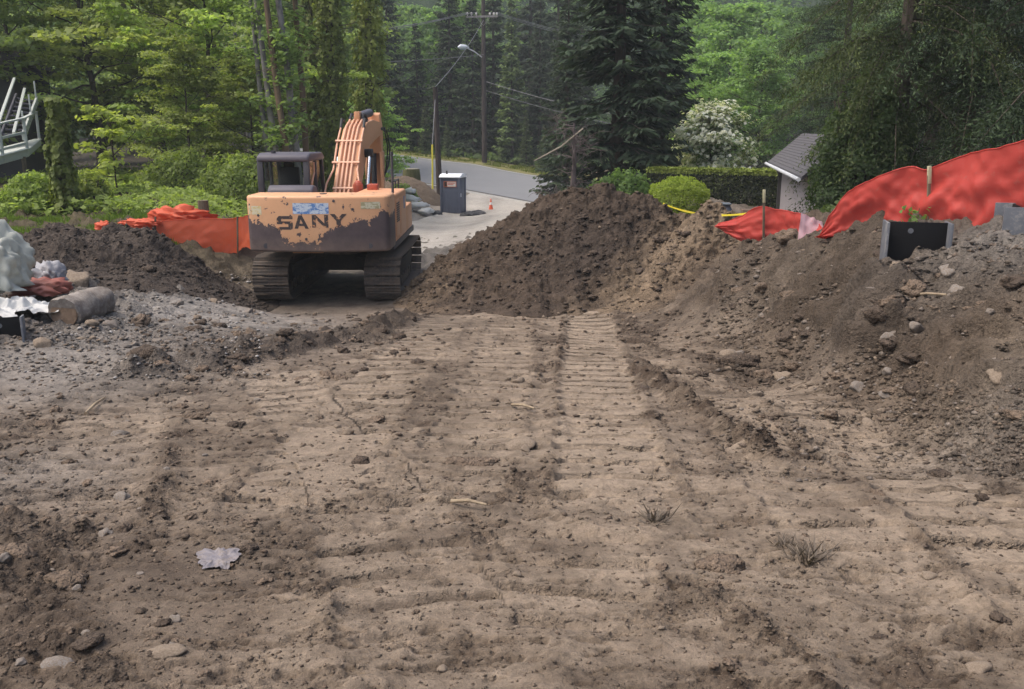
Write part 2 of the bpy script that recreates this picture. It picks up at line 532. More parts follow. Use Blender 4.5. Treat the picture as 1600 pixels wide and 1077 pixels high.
def ground_fields(x, y):
    """height detail and soil colour for points on the ground"""
    g = G(x, y)
    rise = pad_rise(x, y, g)
    near = 1 - sstep(24, 40, y)
    bank = sstep(0.10, 0.45, rise) * (y < 30)
    ytrue = y
    y = y + 1.1 * np.clip(rise, 0, 2) * (y < 26)      # run the grain along the slope
    # how loose the soil is
    loose = np.clip(0.40 + 0.75 * fbm(x * 0.55, y * 0.55, 5, 3) + 0.45 * fbm(x * 2.1, y * 2.1, 8, 3), 0.05, 1)
    loose = np.maximum(loose, bank)
    lane_m = np.zeros(x.shape); bars = np.zeros(x.shape); lip = np.zeros(x.shape)
    sub = (ytrue < 16) & (ytrue > 0.5)
    xs, ys = x[sub], ytrue[sub]
    jit = 0.05 * gnoise(xs * 2.2, ys * 2.2, 31)
    lm2 = np.zeros(xs.shape); lm = np.zeros(xs.shape); br = np.zeros(xs.shape); lp = np.zeros(xs.shape)
    patch = sstep(-0.35, 0.15, fbm(xs * 0.9, ys * 0.9, 41, 3))
    for i, (pl, hw, st) in enumerate(LANES):
        d, arc, L = poly_dist(xs, ys, pl)
        m = (1 - sstep(hw * 0.82, hw * 1.08, d + jit)) * st * sstep(0, 0.3, arc) * (1 - sstep(L - 0.5, L, arc)) 
        ph_ = arc / 0.33 + 0.14 * gnoise(xs * 1.5, ys * 1.5, 60 + i)
        phs = np.where(m > lm, ph_, phs) if i else ph_
        saw = ph_ - np.floor(ph_)
        prof = np.where(saw < 0.62, 1.0 - 0.20 * saw, 0.876 * (1 - (saw - 0.62) / 0.08).clip(0, 1))
        prof = np.where(saw > 0.86, (saw - 0.86) / 0.14, prof)
        m = m * (0.6 + 0.4 * patch)
        br = np.where(m > lm, prof - 0.8, br)
        lm2 = np.maximum(lm2, np.minimum(m, lm))
        lm = np.maximum(lm, m)
        lp = np.maximum(lp, np.exp(-((d - hw * 1.12) / 0.07) ** 2) * st * (0.4 + 0.9 * np.clip(0.5 + fbm(xs * 3, ys * 3, 45, 3), 0, 1)))
    rd = np.zeros(xs.shape)
    for (pl, hw, ht) in RIDGES:
        d, arc, L = poly_dist(xs, ys, pl)
        d = d + 0.6 * hw * gnoise(xs * 2.5, ys * 2.5, 71)
        rd = np.maximum(rd, ht * np.exp(-(d / hw) ** 2) * (0.75 + 0.7 * gnoise(xs * 5, ys * 5, 72)) * sstep(0, 0.2, arc + 0.1) )
    lane_m[sub] = lm; bars[sub] = br * sstep(0.03, 0.25, lm - lm2); lip[sub] = lp
    ridge = np.zeros(x.shape); ridge[sub] = rd
    loose = np.clip(loose * (1 - 0.85 * lane_m) + 9.0 * ridge * (1 - lane_m), 0, 1)
    # whole pad: faint cross bars left by the dozer
    cross = fbm(x * 0.75 + 0.12 * y, y * 4.6 - 0.35 * x, 90, 3) * (1 - bank)
    cross2 = fbm(x * 1.6, y * 11 - 0.8 * x, 92, 2) * (1 - bank)
    crust = fbm(x * 1.5 + .2 * y, y * 3.4 - .3 * x, 95, 5, 0.66)
    bias = 0.10 + 0.22 * lane_m - 0.42 * (loose - 0.42) - 3 * ridge
    plate = sstep(-0.035, 0.035, crust + bias) * (1 - bank)
    plate2 = sstep(-0.03, 0.03, fbm(x * 4.2, y * 8.5 - x, 97, 4, 0.66) + 0.12 + bias * .6) * (1 - bank)
    big = 0.07 * fbm(x * 0.45, y * 0.45, 1, 3) * (1 - 0.5 * lane_m)
    med = fbm(x * 2.6, y * 2.6, 11, 4)
    fine = fbm(x * 11, y * 11, 12, 4) * (1 - bank) + bank * fbm(x * 7, y * 7, 12, 2)
    w1, id1 = worley(x * 5.5 + 0.3 * med, y * 5.5, 20)
    w2, id2 = worley(x * 15, y * 15, 21)
    w3, id3 = worley(x * 38, y * 38, 22)
    k1 = np.clip(0.42 - w1, 0, 1) * (id1 > 0.66) * 1.0
    k2 = np.clip(0.45 - w2, 0, 1) * (id2 > 0.5) * (1 - .7 * bank)
    k3 = np.clip(0.45 - w3, 0, 1) * (id3 > 0.55) * (1 - bank)
    h = big + 0.032 * med * (0.35 + loose) + 0.013 * cross * (1 - lane_m) + 0.004 * cross2 + 0.020 * plate + 0.009 * plate2
    open_ = np.maximum(1 - plate * (.55 + .45 * plate2), bank)
    loose = np.clip(loose * (.25 + .95 * open_), 0, 1)
    h = h + (loose * .55 + .45 * open_ * (loose > .1)) * (0.026 * fine + 0.10 * k1 * sstep(0.45, 0.9, loose) + 0.070 * k2 + 0.020 * k3) + 0.006 * fine
    h = h + lane_m * 0.115 * bars * (0.55 + 0.7 * np.clip(0.5 + fbm(x * 2.2, y * 2.2, 66, 2), 0, 1)) + lip * 0.03 * (1 - lane_m) * (1 + fine) + ridge
    # banks are lumpy
    wb, idb = worley(x * 1.9 + 0.25 * med, y * 1.9 + 0.25 * fine, 25)
    h = h + bank * (0.13 * fbm(x * 1.3, y * 1.3, 27, 4) + 0.24 * np.clip(0.5 - wb, 0, 1) * (idb > 0.35) + 0.16 * np.clip(.5 - worley(x * 4.3 + .3 * med, y * 4.3, 29)[0], 0, 1) + 0.08 * np.abs(med) + 0.05 * fine)
    y = ytrue
    flat_exc = np.exp(-(((x - EXX) / 2.4) ** 4 + ((y - EXY) / 3.2) ** 4))
    h = h * near * (1 - 0.75 * flat_exc)
    # colour: dry packed, loose damp and stony soil, plus streaks painting in crumb shade
    c = np.zeros(x.shape + (3,)); wsum = np.full(x.shape, 1.0)
    mott = fbm(x * 6.5, y * 6.5, 53, 4); strk = fbm(x * 3.0 + .5 * y, y * 20 - 1.2 * x, 94, 3)
    dry = np.clip(0.45 + 0.58 * fbm(x * 0.7, y * 0.7, 51, 3) + 0.45 * fbm(x * 3.1, y * 3.1, 52, 3) + 0.3 * mott + 0.15 * cross + 0.12 * cross2 + 0.14 * strk + 0.20 * (plate - .5) + 0.12 * (plate2 - .5), 0, 1)
    dry = np.clip(dry * (1 - 0.24 * loose) + 0.46 * lane_m * (0.5 + 0.8 * np.clip(0.5 + fbm(x * 1.4, y * 1.4, 59, 3), 0, 1)) - 0.16 * lip * (1 - lane_m) * sstep(-.05, .12, mott) - 3.0 * ridge * sstep(-.12, .12, mott), 0, 1)
    crumb = np.clip(k1 * 2.0 + k2 * 1.7 + k3 * 1.0, 0, 1) * loose
    dry = np.clip(dry - 0.5 * crumb * (fbm(x * 6, y * 6, 55, 2) > -0.1), 0, 1)
    base = np.array((0.100, 0.071, 0.050)) * (1 - dry[..., None]) + np.array((0.395, 0.312, 0.232)) * dry[..., None]
    c = c + base
    for (rx, ry, rr, rc, w) in REG:
        q = w * np.exp(-((x - rx) ** 2 + (y - ry) ** 2) / (rr * rr)) * (0.55 + 0.9 * np.clip(0.5 + fbm(x * 1.7, y * 1.7, 57, 3), 0, 1))
        tone = (0.72 + 0.55 * dry)
        c = c + q[..., None] * np.array(rc) * tone[..., None]; wsum = wsum + q
    far = sstep(42, 60, y)
    c = c / wsum[..., None]
    side = sstep(36, 46, y) * (np.abs(x + 3) > 11) + sstep(70, 90, y)
    side = np.clip(side + (y > 21) * sstep(0.26, 0.4, x / np.maximum(y, 1)) , 0, 1)
    c = c * (1 - side[..., None]) + np.array(FORESTF) * (0.6 + 0.8 * dry[..., None]) * side[..., None]
    patchy = 1 + 0.16 * fbm(x * 0.35, y * 0.35, 58, 2)
    c = c * patchy[..., None] * 0.63
    PH = np.zeros(x.shape); PH[sub] = phs; LB = np.zeros(x.shape); LB[sub] = lm * sstep(0.03, 0.25, lm - lm2)
    ground_fields.extra = (LB, PH)
    return g + h, c, loose, bank

def H(x, y):
    a, b = np.atleast_1d(np.asarray(x, float)), np.atleast_1d(np.asarray(y, float))
    return ground_fields(a, b)[0]
def H1(x, y):
    return float(H(x, y)[0])

def grid_faces(nr, nc):
    i = np.arange(nr * nc).reshape(nr, nc)
    return np.stack([i[:-1, :-1], i[:-1, 1:], i[1:, 1:], i[1:, :-1]], -1).reshape(-1, 4)

# rows: fine near the camera, coarser with distance
rows = [-6.0, -3.0, -1.0, 0.2, 0.9, 1.4]
y = 1.7
while y < 20: rows.append(y); y += min(0.00066 * y * y, 0.0037 * y)
while y < 30: rows.append(y); y *= 1.012
while y < 260: rows.append(y); y *= 1.045
rows = np.array(rows)
dense = np.linspace(-0.65, 0.65, 520)
spread = 0.66 + np.cumsum(0.004 * 1.16 ** np.arange(40))
cols = np.concatenate([-spread[::-1], dense, spread])
cols = cols * min(1, 1)
YY = np.repeat(rows[:, None], len(cols), 1)
XX = cols[None, :] * (np.maximum(rows, 0.6)[:, None] + 0.7)
gz, gc, gl, gb = ground_fields(XX, YY)
gm, gp = ground_fields.extra
_g0 = G(XX, YY); _hh = gz - _g0
_gx = (G(XX + .15, YY) - _g0) / .15; _gy = (G(XX, YY + .15) - _g0) / .15
_k = np.clip(gb, 0, 1) * 0.45
XG = XX - _gx * _hh * _k; YG = YY - _gy * _hh * _k
ground = mesh_np("ground", np.stack([XG, YG, gz], -1).reshape(-1, 3), grid_faces(len(rows), len(cols)), SOIL, colors={'soil': gc.reshape(-1, 3)}, attrs={'loose': np.maximum(gl, gb).ravel(), 'lane': gm.ravel(), 'phase': gp.ravel()})
tag(ground, "churned brown dirt of the graded pad with machine tracks", kind='structure')

# ray from a photograph pixel to the ground, many at once
def hit(px, py, detail=True):
    px = np.asarray(px, float); py = np.asarray(py, float)
    u = (px - 800.0) / F; w = (538.5 - py) / F
    dy = cP + w * sP; dz = -sP + w * cP
    out = np.full(px.shape, np.nan)
    Ys = 1.8 * 1.05 ** np.arange(72)
    prev = np.full(px.shape, 1.0); pY = 1.5
    for Yv in Ys:
        todo = np.isnan(out)
        if not todo.any(): break
        idx = np.where(todo)[0]
        t = Yv / dy[idx]
        gap = CZ + dz[idx] * t - G(u[idx] * t, np.full(len(idx), Yv))
        low = gap < 0
        f = prev[idx] / np.maximum(prev[idx] - gap, 1e-6)
        out[idx[low]] = (pY + np.clip(f, 0, 1) * (Yv - pY))[low]
        prev[idx] = gap; pY = Yv
    x = u * out / dy
    return x, out
def hit1(px, py):
    a, b = hit([px], [py]); return float(a[0]), float(b[0])
# ------------------------------------------------------------------ road, verge, driveway
def ribbon(name, near, far_, mat, n=60, m=14, lift=0.05, colors=None, kind='structure'):
    a = np.array([(v.x, v.y) for v in near]); b = np.array([(v.x, v.y) for v in far_])
    def res(p, k):
        d = np.concatenate([[0], np.cumsum(np.hypot(*np.diff(p, axis=0).T))])
        t = np.linspace(0, d[-1], k)
        return np.stack([np.interp(t, d, p[:, 0]), np.interp(t, d, p[:, 1])], 1)
    A, B = res(a, n), res(b, n)
    s = np.linspace(0, 1, m)[:, None, None]
    Q = A[None] * (1 - s) + B[None] * s
    Z = G(Q[..., 0], Q[..., 1]) + lift * (np.ones(n) if name != 'gravel_driveway' else np.interp(np.arange(n), [0, 8], [-1.2, 1]))
    V = np.concatenate([Q, Z[..., None]], -1).reshape(-1, 3)
    cc = None
    if colors is not None:
        cc = {'soil': colors(Q[..., 0], Q[..., 1]).reshape(-1, 3)}
    o = mesh_np(name, V, grid_faces(m, n), mat, colors=cc)
    o['kind'] = kind
    return o

def asphalt():
    m, nt, out = new_mat("asphalt")
    a = noise_fac(nt, 0.5, 4, 0.6); b = noise_fac(nt, 60, 3, 0.7); s = noise_fac(nt, 0.35, 4, 0.6, stretch=(1.0, 0.25, 1))
    f = math_node(nt, 'ADD', math_node(nt, 'MULTIPLY', a, 0.6), math_node(nt, 'MULTIPLY', s, 0.5))
    c = mix_col(nt, f, (0.13, 0.133, 0.142), (0.22, 0.225, 0.235))
    c = mix_col(nt, math_node(nt, 'MULTIPLY', b, 0.4), c, (0.22, 0.22, 0.22))
    principled(nt, out, c, 0.8, 0, bump(nt, b, 0.3, 0.01), 0.35)
    return m
road_near = [P(980, 336, 51.5), P(840, 319, 58), P(720, 297, 62), P(650, 284, 65), P(560, 270, 69), P(480, 258, 73)]
road_far = [P(1010, 297, 62), P(870, 280, 70), P(740, 258, 77), P(620, 243, 81), P(540, 236, 84), P(460, 228, 88)]
road = ribbon("road", road_near, road_far, asphalt(), 60, 12, 0.09)
tag(road, "grey asphalt road climbing to the left past the site")
def grey_noise(base, amp):
    def f(x, y):
        n = 1 + amp * fbm(x * 0.8, y * 0.8, 3, 3) + amp * 0.6 * fbm(x * 0.25, y * 1.3, 4, 3)
        return np.array(base) * n[..., None]
    return f
shoulder = ribbon("road_shoulder", [P(975, 342, 50.5), P(840, 323, 56.8), P(720, 300, 60.8), P(650, 286.5, 64)], road_near[:4], SOIL, 40, 4, 0.05, grey_noise((0.34, 0.33, 0.31), 0.15))
line_far = ribbon("road_edge_line", [P(1008, 298.6, 61.6), P(870, 281.6, 69.6), P(740, 259.6, 76.5), P(620, 244.4, 80.5)], [P(1009, 297.8, 61.8), P(870, 280.8, 69.8), P(740, 258.9, 76.8), P(620, 243.8, 80.7)],
                  worn("faded_road_paint", (0.5, 0.5, 0.48), (0.2, 0.2, 0.2), 0.5, 0.7, 4), 40, 2, 0.105)
def drive_col(x, y):
    n = 1 + 0.20 * fbm(x * 0.5, y * 0.35, 3, 4) + 0.12 * fbm(x * 2.5, y * 2.5, 6, 3)
    dark = np.exp(-((x + 1.6 - 0.02 * (y - 34)) / 0.5) ** 2) * 0.18 + np.exp(-((x + 3.4) / 0.6) ** 2) * 0.10
    return np.array((0.36, 0.335, 0.30)) * (n - dark)[..., None]
drive = ribbon("gravel_driveway", [P(575, 420, 23.0), P(600, 372, 31), P(628, 352, 38), P(668, 340, 45), P(700, 331, 51), P(735, 306, 60)],
               [P(820, 420, 22.5), P(860, 380, 29), P(900, 350, 38), P(930, 340, 45), P(950, 334, 50), P(900, 328, 55.5)], SOIL, 80, 60, 0.10, drive_col)
tag(drive, "pale packed gravel driveway running up to the road")
verge_col = grey_noise((0.17, 0.16, 0.06), 0.5)
verge = ribbon("verge", [P(1012, 296, 62.3), P(870, 279.5, 70.4), P(740, 257.6, 77.5), P(620, 242.6, 81.6), P(480, 229, 88.3)],
               [P(1020, 280, 69), P(890, 266, 76), P(760, 248, 84), P(620, 237, 87), P(480, 224, 94)], SOIL, 50, 6, 0.06, verge_col)

# the overcast sky is the world; a wooded hill closes the valley behind everything
def hill_mat():
    m, nt, out = new_mat("hill_wood")
    a = noise_fac(nt, 0.25, 6, 0.7); b = noise_fac(nt, 1.2, 5, 0.7)
    f = math_node(nt, 'ADD', math_node(nt, 'MULTIPLY', a, 0.5), math_node(nt, 'MULTIPLY', b, 0.5))
    c = ramp(nt, f, [(0.35, (0.012, 0.022, 0.012)), (0.6, (0.035, 0.06, 0.03)), (0.8, (0.07, 0.11, 0.05))])
    principled(nt, out, c, 0.9, 0, bump(nt, b, 1.0, 0.6), 0.1)
    return m
hx = np.linspace(-190, 190, 130); hs = np.linspace(0, 1, 50)
HXX, HSS = np.meshgrid(hx, hs)
HYY = 128 + 70 * HSS - 0.0011 * HXX ** 2 + 6 * gnoise(HXX * 0.05, HSS * 3, 4)
HZZ = CZ - 6 + 52 * HSS ** 0.85 + 3 * fbm(HXX * 0.12, HSS * 9, 9, 3)
hill = mesh_np("hill", np.stack([HXX, HYY, HZZ], -1).reshape(-1, 3), grid_faces(50, 130), hill_mat())
tag(hill, "wooded hillside closing the view behind the trees", kind='structure')

# ------------------------------------------------------------------ heaps of soil
def heap(name, label, cat, x0, x1, y0, y1, n, m, top, colour, seed, lump=1.0):
    X, Y_ = np.meshgrid(np.linspace(x0, x1, n), np.linspace(y0, y1, m))
    g = G(X, Y_)
    h = top(X, Y_, g)
    X0, Y0 = X, Y_
    Y_ = Y_ + 0.8 * np.clip(h, 0, 3)
    inside = sstep(0.0, 0.35, h)
    med = fbm(X * 2.4, Y_ * 2.4, seed, 4); fine = fbm(X * 10, Y_ * 10, seed + 3, 4)
    w1, i1 = worley(X * 3.2 + 0.3 * med, Y_ * 3.2 + 0.3 * fine, seed + 5)
    w2, i2 = worley(X * 9, Y_ * 9 + 0.2 * fine, seed + 6)
    w3, i3 = worley(X * 22, Y_ * 22, seed + 7)
    k1 = np.clip(0.45 - w1, 0, 1) * (i1 > 0.55); k2 = np.clip(0.48 - w2, 0, 1) * (i2 > 0.4); k3 = np.clip(0.45 - w3, 0, 1) * (i3 > 0.4)
    d = lump * (0.11 * med + 0.045 * fine + 0.22 * k1 + 0.11 * k2 + 0.04 * k3)
    Y_ = Y0
    hg1, hg0 = np.gradient(h, Y0[1, 0] - Y0[0, 0], X0[0, 1] - X0[0, 0])
    X = X0 - hg0 * d * inside * .6; Y_ = Y0 - hg1 * d * inside * .6
    Z = g + h + d * inside
    Z = np.where(h > 0.0, Z, g - 0.12)
    c = colour(X0, Y0, h, med, fine, np.clip(k1 * 1.5 + k2 + k3, 0, 1))
    o = mesh_np(name, np.stack([X, Y_, Z], -1).reshape(-1, 3), grid_faces(m, n), SOIL, colors={'soil': c.reshape(-1, 3)}, attrs={'loose': np.ones(X.size)})
    tag(o, label, cat)
    return o, (X, Y_, Z, c)

YC = 18.2
crest_px = [(560, 540), (600, 490), (615, 468), (640, 440), (690, 402), (740, 370), (800, 335), (850, 306), (890, 294), (925, 291), (960, 293), (1010, 304), (1060, 331), (1110, 356), (1150, 372), (1190, 392), (1240, 420)]
_cr = [P(a, b, YC - (0.9 if a > 1100 else 0)) for a, b in crest_px]
_crx = np.array([v.x for v in _cr]); _crz = np.array([v.z for v in _cr])
def pile_top(X, Y_, g):
    yc = YC - 0.35 * sstep(0, 3, X) + 0.25 * gnoise(X * 0.7, 0 * X, 4)
    cz = np.interp(X, _crx, _crz) + 0.06 * gnoise(X * 2.5, 0 * X + 3.3, 5)
    gc = G(X, yc)
    hc = np.maximum(cz - gc, -0.3)
    foot = np.interp(X, [-3.2, -2.2, -1.5, 0, 1.0, 2.2, 3.2, 4.5], [16.9, 16.4, 15.35, 14.7, 14.7, 14.9, 14.9, 14.3])
    foot = foot + 0.42 * gnoise(X * 1.1, 0 * X + 7, 6) + 0.22 * gnoise(X * 3.3, 0 * X + 9, 6)
    back = yc + 1.6 * np.maximum(hc, 0.2) + 0.4
    t = np.where(Y_ < yc, (Y_ - foot) / np.maximum(yc - foot, 0.2), (back - Y_) / (back - yc))
    t = np.clip(t, -0.3, 1)
    prof = np.where(t > 0, np.where(Y_ < yc, t * (0.62 + 0.38 * t), t) , t)
    prof = np.where(t > 0.93, prof - 0.6 * (t - 0.93) ** 2, prof)
    h = np.where(hc < 0.02, -0.1, hc * prof)
    # the lighter spur on the right running down towards the camera
    a = np.array([(3.75, 17.2), (3.1, 16.2), (2.35, 15.2), (1.75, 14.5)])
    dd, arc, L = poly_dist(X, Y_, a)
    sp = np.interp(arc / L, [0, 0.4, 0.8, 1], [1.05, 0.75, 0.38, 0.08]) * np.clip(1 - (dd / 0.95) ** 1.3, -0.2, 1)
    return np.maximum(h, sp) - 0.02
def pile_col(X, Y_, h, med, fine, k):
    light = np.array((0.165, 0.122, 0.082)); dark = np.array((0.048, 0.036, 0.028)); mid = np.array((0.068, 0.049, 0.035))
    a = np.array([(3.75, 17.2), (3.1, 16.2), (2.35, 15.2), (1.75, 14.5)])
    dd, arc, L = poly_dist(X, Y_, a)
    s = np.clip(1.25 - dd / 0.9 + 0.4 * med + (X > 3.6) * 0.6, 0, 1)
    l2 = np.clip((-0.9 - X) / 1.3 + 0.5 * med + 0.55 * fbm(X, Y_ * 1.2, 77, 3), 0, 1) * 0.75
    damp = np.exp(-(((X - 1.5 + 0.4 * med) / 1.3) ** 2 + ((h - 0.9) / 0.8) ** 2))  # dark hollow of the face: moist soil with its shade put into the colour
    c = mid * (1 - damp[..., None]) + dark * damp[..., None]
    w = np.maximum(s * 0.9, l2)[..., None]
    c = c * (1 - w) + light * w
    return c * np.clip(1 + 0.5 * fine + 0.4 * med + 0.3 * fbm(X * 1.1, Y_ * 2.2 + h, 79, 3) - 0.15 * k, .35, 2)[..., None]
big_pile, big_grid = heap("soil_mound", "large tall mound of dark brown soil right of the excavator", "dirt mound", -3.4, 5.4, 13.6, 22.6, 370, 290, pile_top, pile_col, 100, 0.9)

_lp = P(200, 357, 16.2)
def left_top(X, Y_, g):
    prof = np.interp((X * 1386 / 16.2) + 800, [-60, 20, 60, 130, 200, 260, 300, 340, 390, 410], [-0.1, 0.3, 0.62, 0.78, 0.92, 0.78, 0.42, 0.22, 0.05, -0.1]) * (1 + .3 * gnoise(X * 1.6, Y_ * 1.4, 44))
    t = np.where(Y_ < 16.2, (Y_ - 13.9) / 2.3, (18.6 - Y_) / 2.4)
    return prof * np.clip(t, -0.3, 1) ** 1 * 1.0 + 0.0
def left_col(X, Y_, h, med, fine, k):
    return np.array((0.062, 0.049, 0.040)) * (1 + 0.45 * fine + 0.35 * med - 0.1 * k)[..., None]
left_pile, left_grid = heap("soil_mound", "low dark mound of clods in front of the left orange fence", "dirt mound", -11, -4.6, 13.7, 19, 260, 150, left_top, left_col, 140, 1.0)

_rp = P(640, 292, 53)
def road_heap_top(X, Y_, g):
    r = ((X - (_rp.x + 0.1)) / 2.0) ** 2 + ((Y_ - 53.5) / 2.4) ** 2
    return 0.95 * (1 - r) 
def road_heap_col(X, Y_, h, med, fine, k):
    return np.array((0.14, 0.105, 0.075)) * (1 + 0.3 * fine + 0.2 * med)[..., None]
heap("soil_mound", "small brown heap of soil beside the grey portable toilet", "dirt mound", _rp.x - 2.2, _rp.x + 2.3, 51, 56, 70, 60, road_heap_top, road_heap_col, 170, 0.5)
# ------------------------------------------------------------------ vegetation
def bark(name, a, b, scale=5, stretch=(1, 1, 0.2)):
    m, nt, out = new_mat(name)
    n1 = noise_fac(nt, scale, 5, 0.7, stretch=stretch); n2 = noise_fac(nt, 1.5, 4, 0.6)
    f = math_node(nt, 'ADD', math_node(nt, 'MULTIPLY', n1, 0.7), math_node(nt, 'MULTIPLY', n2, 0.4))
    c = ramp(nt, f, [(0.38, a), (0.68, b)])
    principled(nt, out, c, 0.9, 0, bump(nt, n1, 0.8, 0.03), 0.2)
    return m
BARK_DARK = bark("bark_dark", (0.03, 0.024, 0.02), (0.10, 0.08, 0.065))
BARK_PALE = bark("bark_pale", (0.07, 0.065, 0.06), (0.28, 0.265, 0.25), 3.2, (1, 1, 0.6))
BARK_ROT = bark("bark_orange", (0.07, 0.05, 0.035), (0.20, 0.14, 0.09), 4)
WOOD_GREY = bark("weathered_wood", (0.13, 0.12, 0.11), (0.30, 0.285, 0.27), 9, (1, 1, 0.1))
POLE_WOOD = bark("pole_wood", (0.026, 0.02, 0.019), (0.075, 0.06, 0.055), 9, (1, 1, 0.08))
LEAF = leafy("broad_leaf", (0.16, 0.19, 0.095), (0.36, 0.41, 0.22), 0.55)
NEEDLE = leafy("needles", (0.026, 0.036, 0.027), (0.125, 0.15, 0.082), 0.25, 0.7)
IVY = leafy("ivy_leaf", (0.09, 0.105, 0.04), (0.27, 0.28, 0.10), 0.4)
BLOOM = leafy("white_bract", (0.70, 0.70, 0.56), (0.86, 0.86, 0.78), 0.35)
GRASS = leafy("grass_blade", (0.07, 0.115, 0.022), (0.20, 0.28, 0.06), 0.35)
DRYGRASS = leafy("dry_blade", (0.075, 0.06, 0.05), (0.22, 0.18, 0.14), 0.1)

def frames(n, rng, normals):
    nrm = normals / np.linalg.norm(normals, axis=1, keepdims=True)
    ref = rng.normal(size=(n, 3))
    a = np.cross(nrm, ref); a /= np.linalg.norm(a, axis=1, keepdims=True) + 1e-9
    return nrm, a, np.cross(nrm, a)

def leaf_quads(c, normals, size, aspect, rng, fold=0.18):
    n = len(c)
    nrm, a, b = frames(n, rng, normals)
    s = size[:, None]
    V = np.stack([c - a * s, c - b * s * aspect + nrm * s * fold, c + a * s, c + b * s * aspect + nrm * s * fold], 1)
    return V.reshape(-1, 3)
def strip_quads(c0, c1, width, rng, up=None):
    """elongated leaves/needle sprays from c0 to c1"""
    d = c1 - c0
    if up is None:
        up = rng.normal(size=c0.shape) * 0.6 + np.array([0, 0, 1.0])
    w = np.cross(d, up); w /= np.linalg.norm(w, axis=1, keepdims=True) + 1e-9
    w = w * width[:, None]
    mid = c0 + d * 0.45
    V = np.stack([c0, mid - w, c1, mid + w], 1)
    return V.reshape(-1, 3)
def quad_idx(nv):
    return np.arange(nv).reshape(-1, 4)

def leaf_obj(name, V, v, mat, parent):
    return mesh_np(name, V, quad_idx(len(V)), mat, parent, smooth=False, attrs={'v': np.repeat(v, 4)})

def curve_pts(p0, d, L, n, rng, bendup=0.0, wob=0.12):
    pts = [np.array(p0, float)]; d = np.array(d, float); d /= np.linalg.norm(d)
    for i in range(n):
        d = d + np.array([0, 0, bendup]) + rng.normal(size=3) * wob
        d /= np.linalg.norm(d)
        pts.append(pts[-1] + d * L / n)
    return np.array(pts)

def trunk_pts(Hh, n, rng, lean=(0, 0), wob=0.02):
    z = np.linspace(-0.4, Hh, n)
    x = lean[0] * z + np.cumsum(rng.normal(size=n)) * wob * Hh / n * 2
    y = lean[1] * z + np.cumsum(rng.normal(size=n)) * wob * Hh / n * 2
    x -= np.interp(0, z, x); y -= np.interp(0, z, y)
    return np.stack([x, y, z], 1)

def make_broadleaf(name, label, seed, Hh=15, Rr=4.5, zb=2.0, nl=26, tr=0.22, leaf=0.15, per=46, flat=0.32, lean=(0, 0), bark_m=None, leaf_m=None, clumps=6, rcl=0.7, vbias=0.0, tone=(1, 1, 1), bloom=0.0):
    rng = np.random.default_rng(seed)
    t = thing(name, label, 'tree' if Hh > 3.2 else 'shrub')
    tp = trunk_pts(Hh * 0.93, 12, rng, lean)
    mb = MB()
    rad = [max(0.025, tr * (1 - 0.85 * max(0, z) / Hh)) for z in tp[:, 2]]
    rad[0] *= 1.35
    mb.tube(tp, rad, 8)
    cs, rs = [], []
    for i in range(nl):
        f = (i + rng.random()) / nl
        z = zb + (Hh * 0.95 - zb) * f
        base = np.array([np.interp(z, tp[:, 2], tp[:, k]) for k in range(3)])
        az = i * 2.399 + rng.normal() * 0.35
        shape = math.sin(math.pi * min(1, 0.18 + 0.78 * f)) ** 0.7
        L = Rr * shape * rng.uniform(0.65, 1.15)
        el = rng.uniform(0.1, 0.5) + 0.5 * f
        d = np.array([math.cos(az) * math.cos(el), math.sin(az) * math.cos(el), math.sin(el)])
        lp = curve_pts(base, d, L, 6, rng, -0.03, 0.13)
        r0 = max(0.018, tr * 0.32 * (1 - 0.6 * f))
        mb.tube(lp, list(np.linspace(r0, 0.010, 7)), 4, False)
        for k in range(clumps):
            s = 0.35 + 0.68 * (k + rng.random()) / clumps
            j = min(5, int(s * 6)); fr = s * 6 - j
            q = lp[j] * (1 - fr) + lp[min(6, j + 1)] * fr
            q2 = q + np.array([rng.normal() * 0.22 * L, rng.normal() * 0.22 * L, rng.normal() * 0.12 * L + 0.05])
            if k % 2 == 0: mb.tube([q, (q + q2) / 2 + rng.normal(size=3) * 0.05, q2], [0.014, 0.010, 0.006], 3, False)
            cs.append(q2); rs.append(rcl * rng.uniform(0.55, 1.2))
    cs = np.array(cs); rs = np.array(rs)
    n = len(cs) * per
    ci = np.repeat(np.arange(len(cs)), per)
    off = rng.normal(size=(n, 3)) * 0.5
    off[:, 2] *= flat
    c = cs[ci] + off * rs[ci][:, None]
    nrm = rng.normal(size=(n, 3)) * 0.5 + np.array([0, 0, 1.0]) + off * 0.5
    size = leaf * rng.uniform(0.55, 1.25, n)
    v = np.clip(0.45 + vbias + 0.22 * rng.normal(size=len(cs))[ci] + 0.16 * rng.normal(size=n), 0, 1)
    tk = mb.build('trunk', bark_m or BARK_DARK, t, smooth=True)
    cr = leaf_obj('crown', leaf_quads(c, nrm, size, 0.62, rng), v, leaf_m or LEAF, t)
    cr.color = (*tone, 1)
    if bloom > 0:
        rad_ = c - np.array([0, 0, Hh * .5]); up = np.linalg.norm(rad_ / np.array([Rr, Rr, Hh * .5]), axis=1) + .5 * off[:, 2] + rng.normal(size=n) * 0.12
        sel = up > np.quantile(up, 1 - bloom)
        cc = c[sel] + np.array([0, 0, 0.03]); m = len(cc)
        leaf_obj('blossom', leaf_quads(cc, rng.normal(size=(m, 3)) * 0.5 + np.array([0, 0, .6]) + rad_[sel] / np.linalg.norm(rad_[sel], axis=1, keepdims=True), leaf * rng.uniform(0.85, 1.45, m), 0.8, rng), rng.random(m), BLOOM, t)
    return t

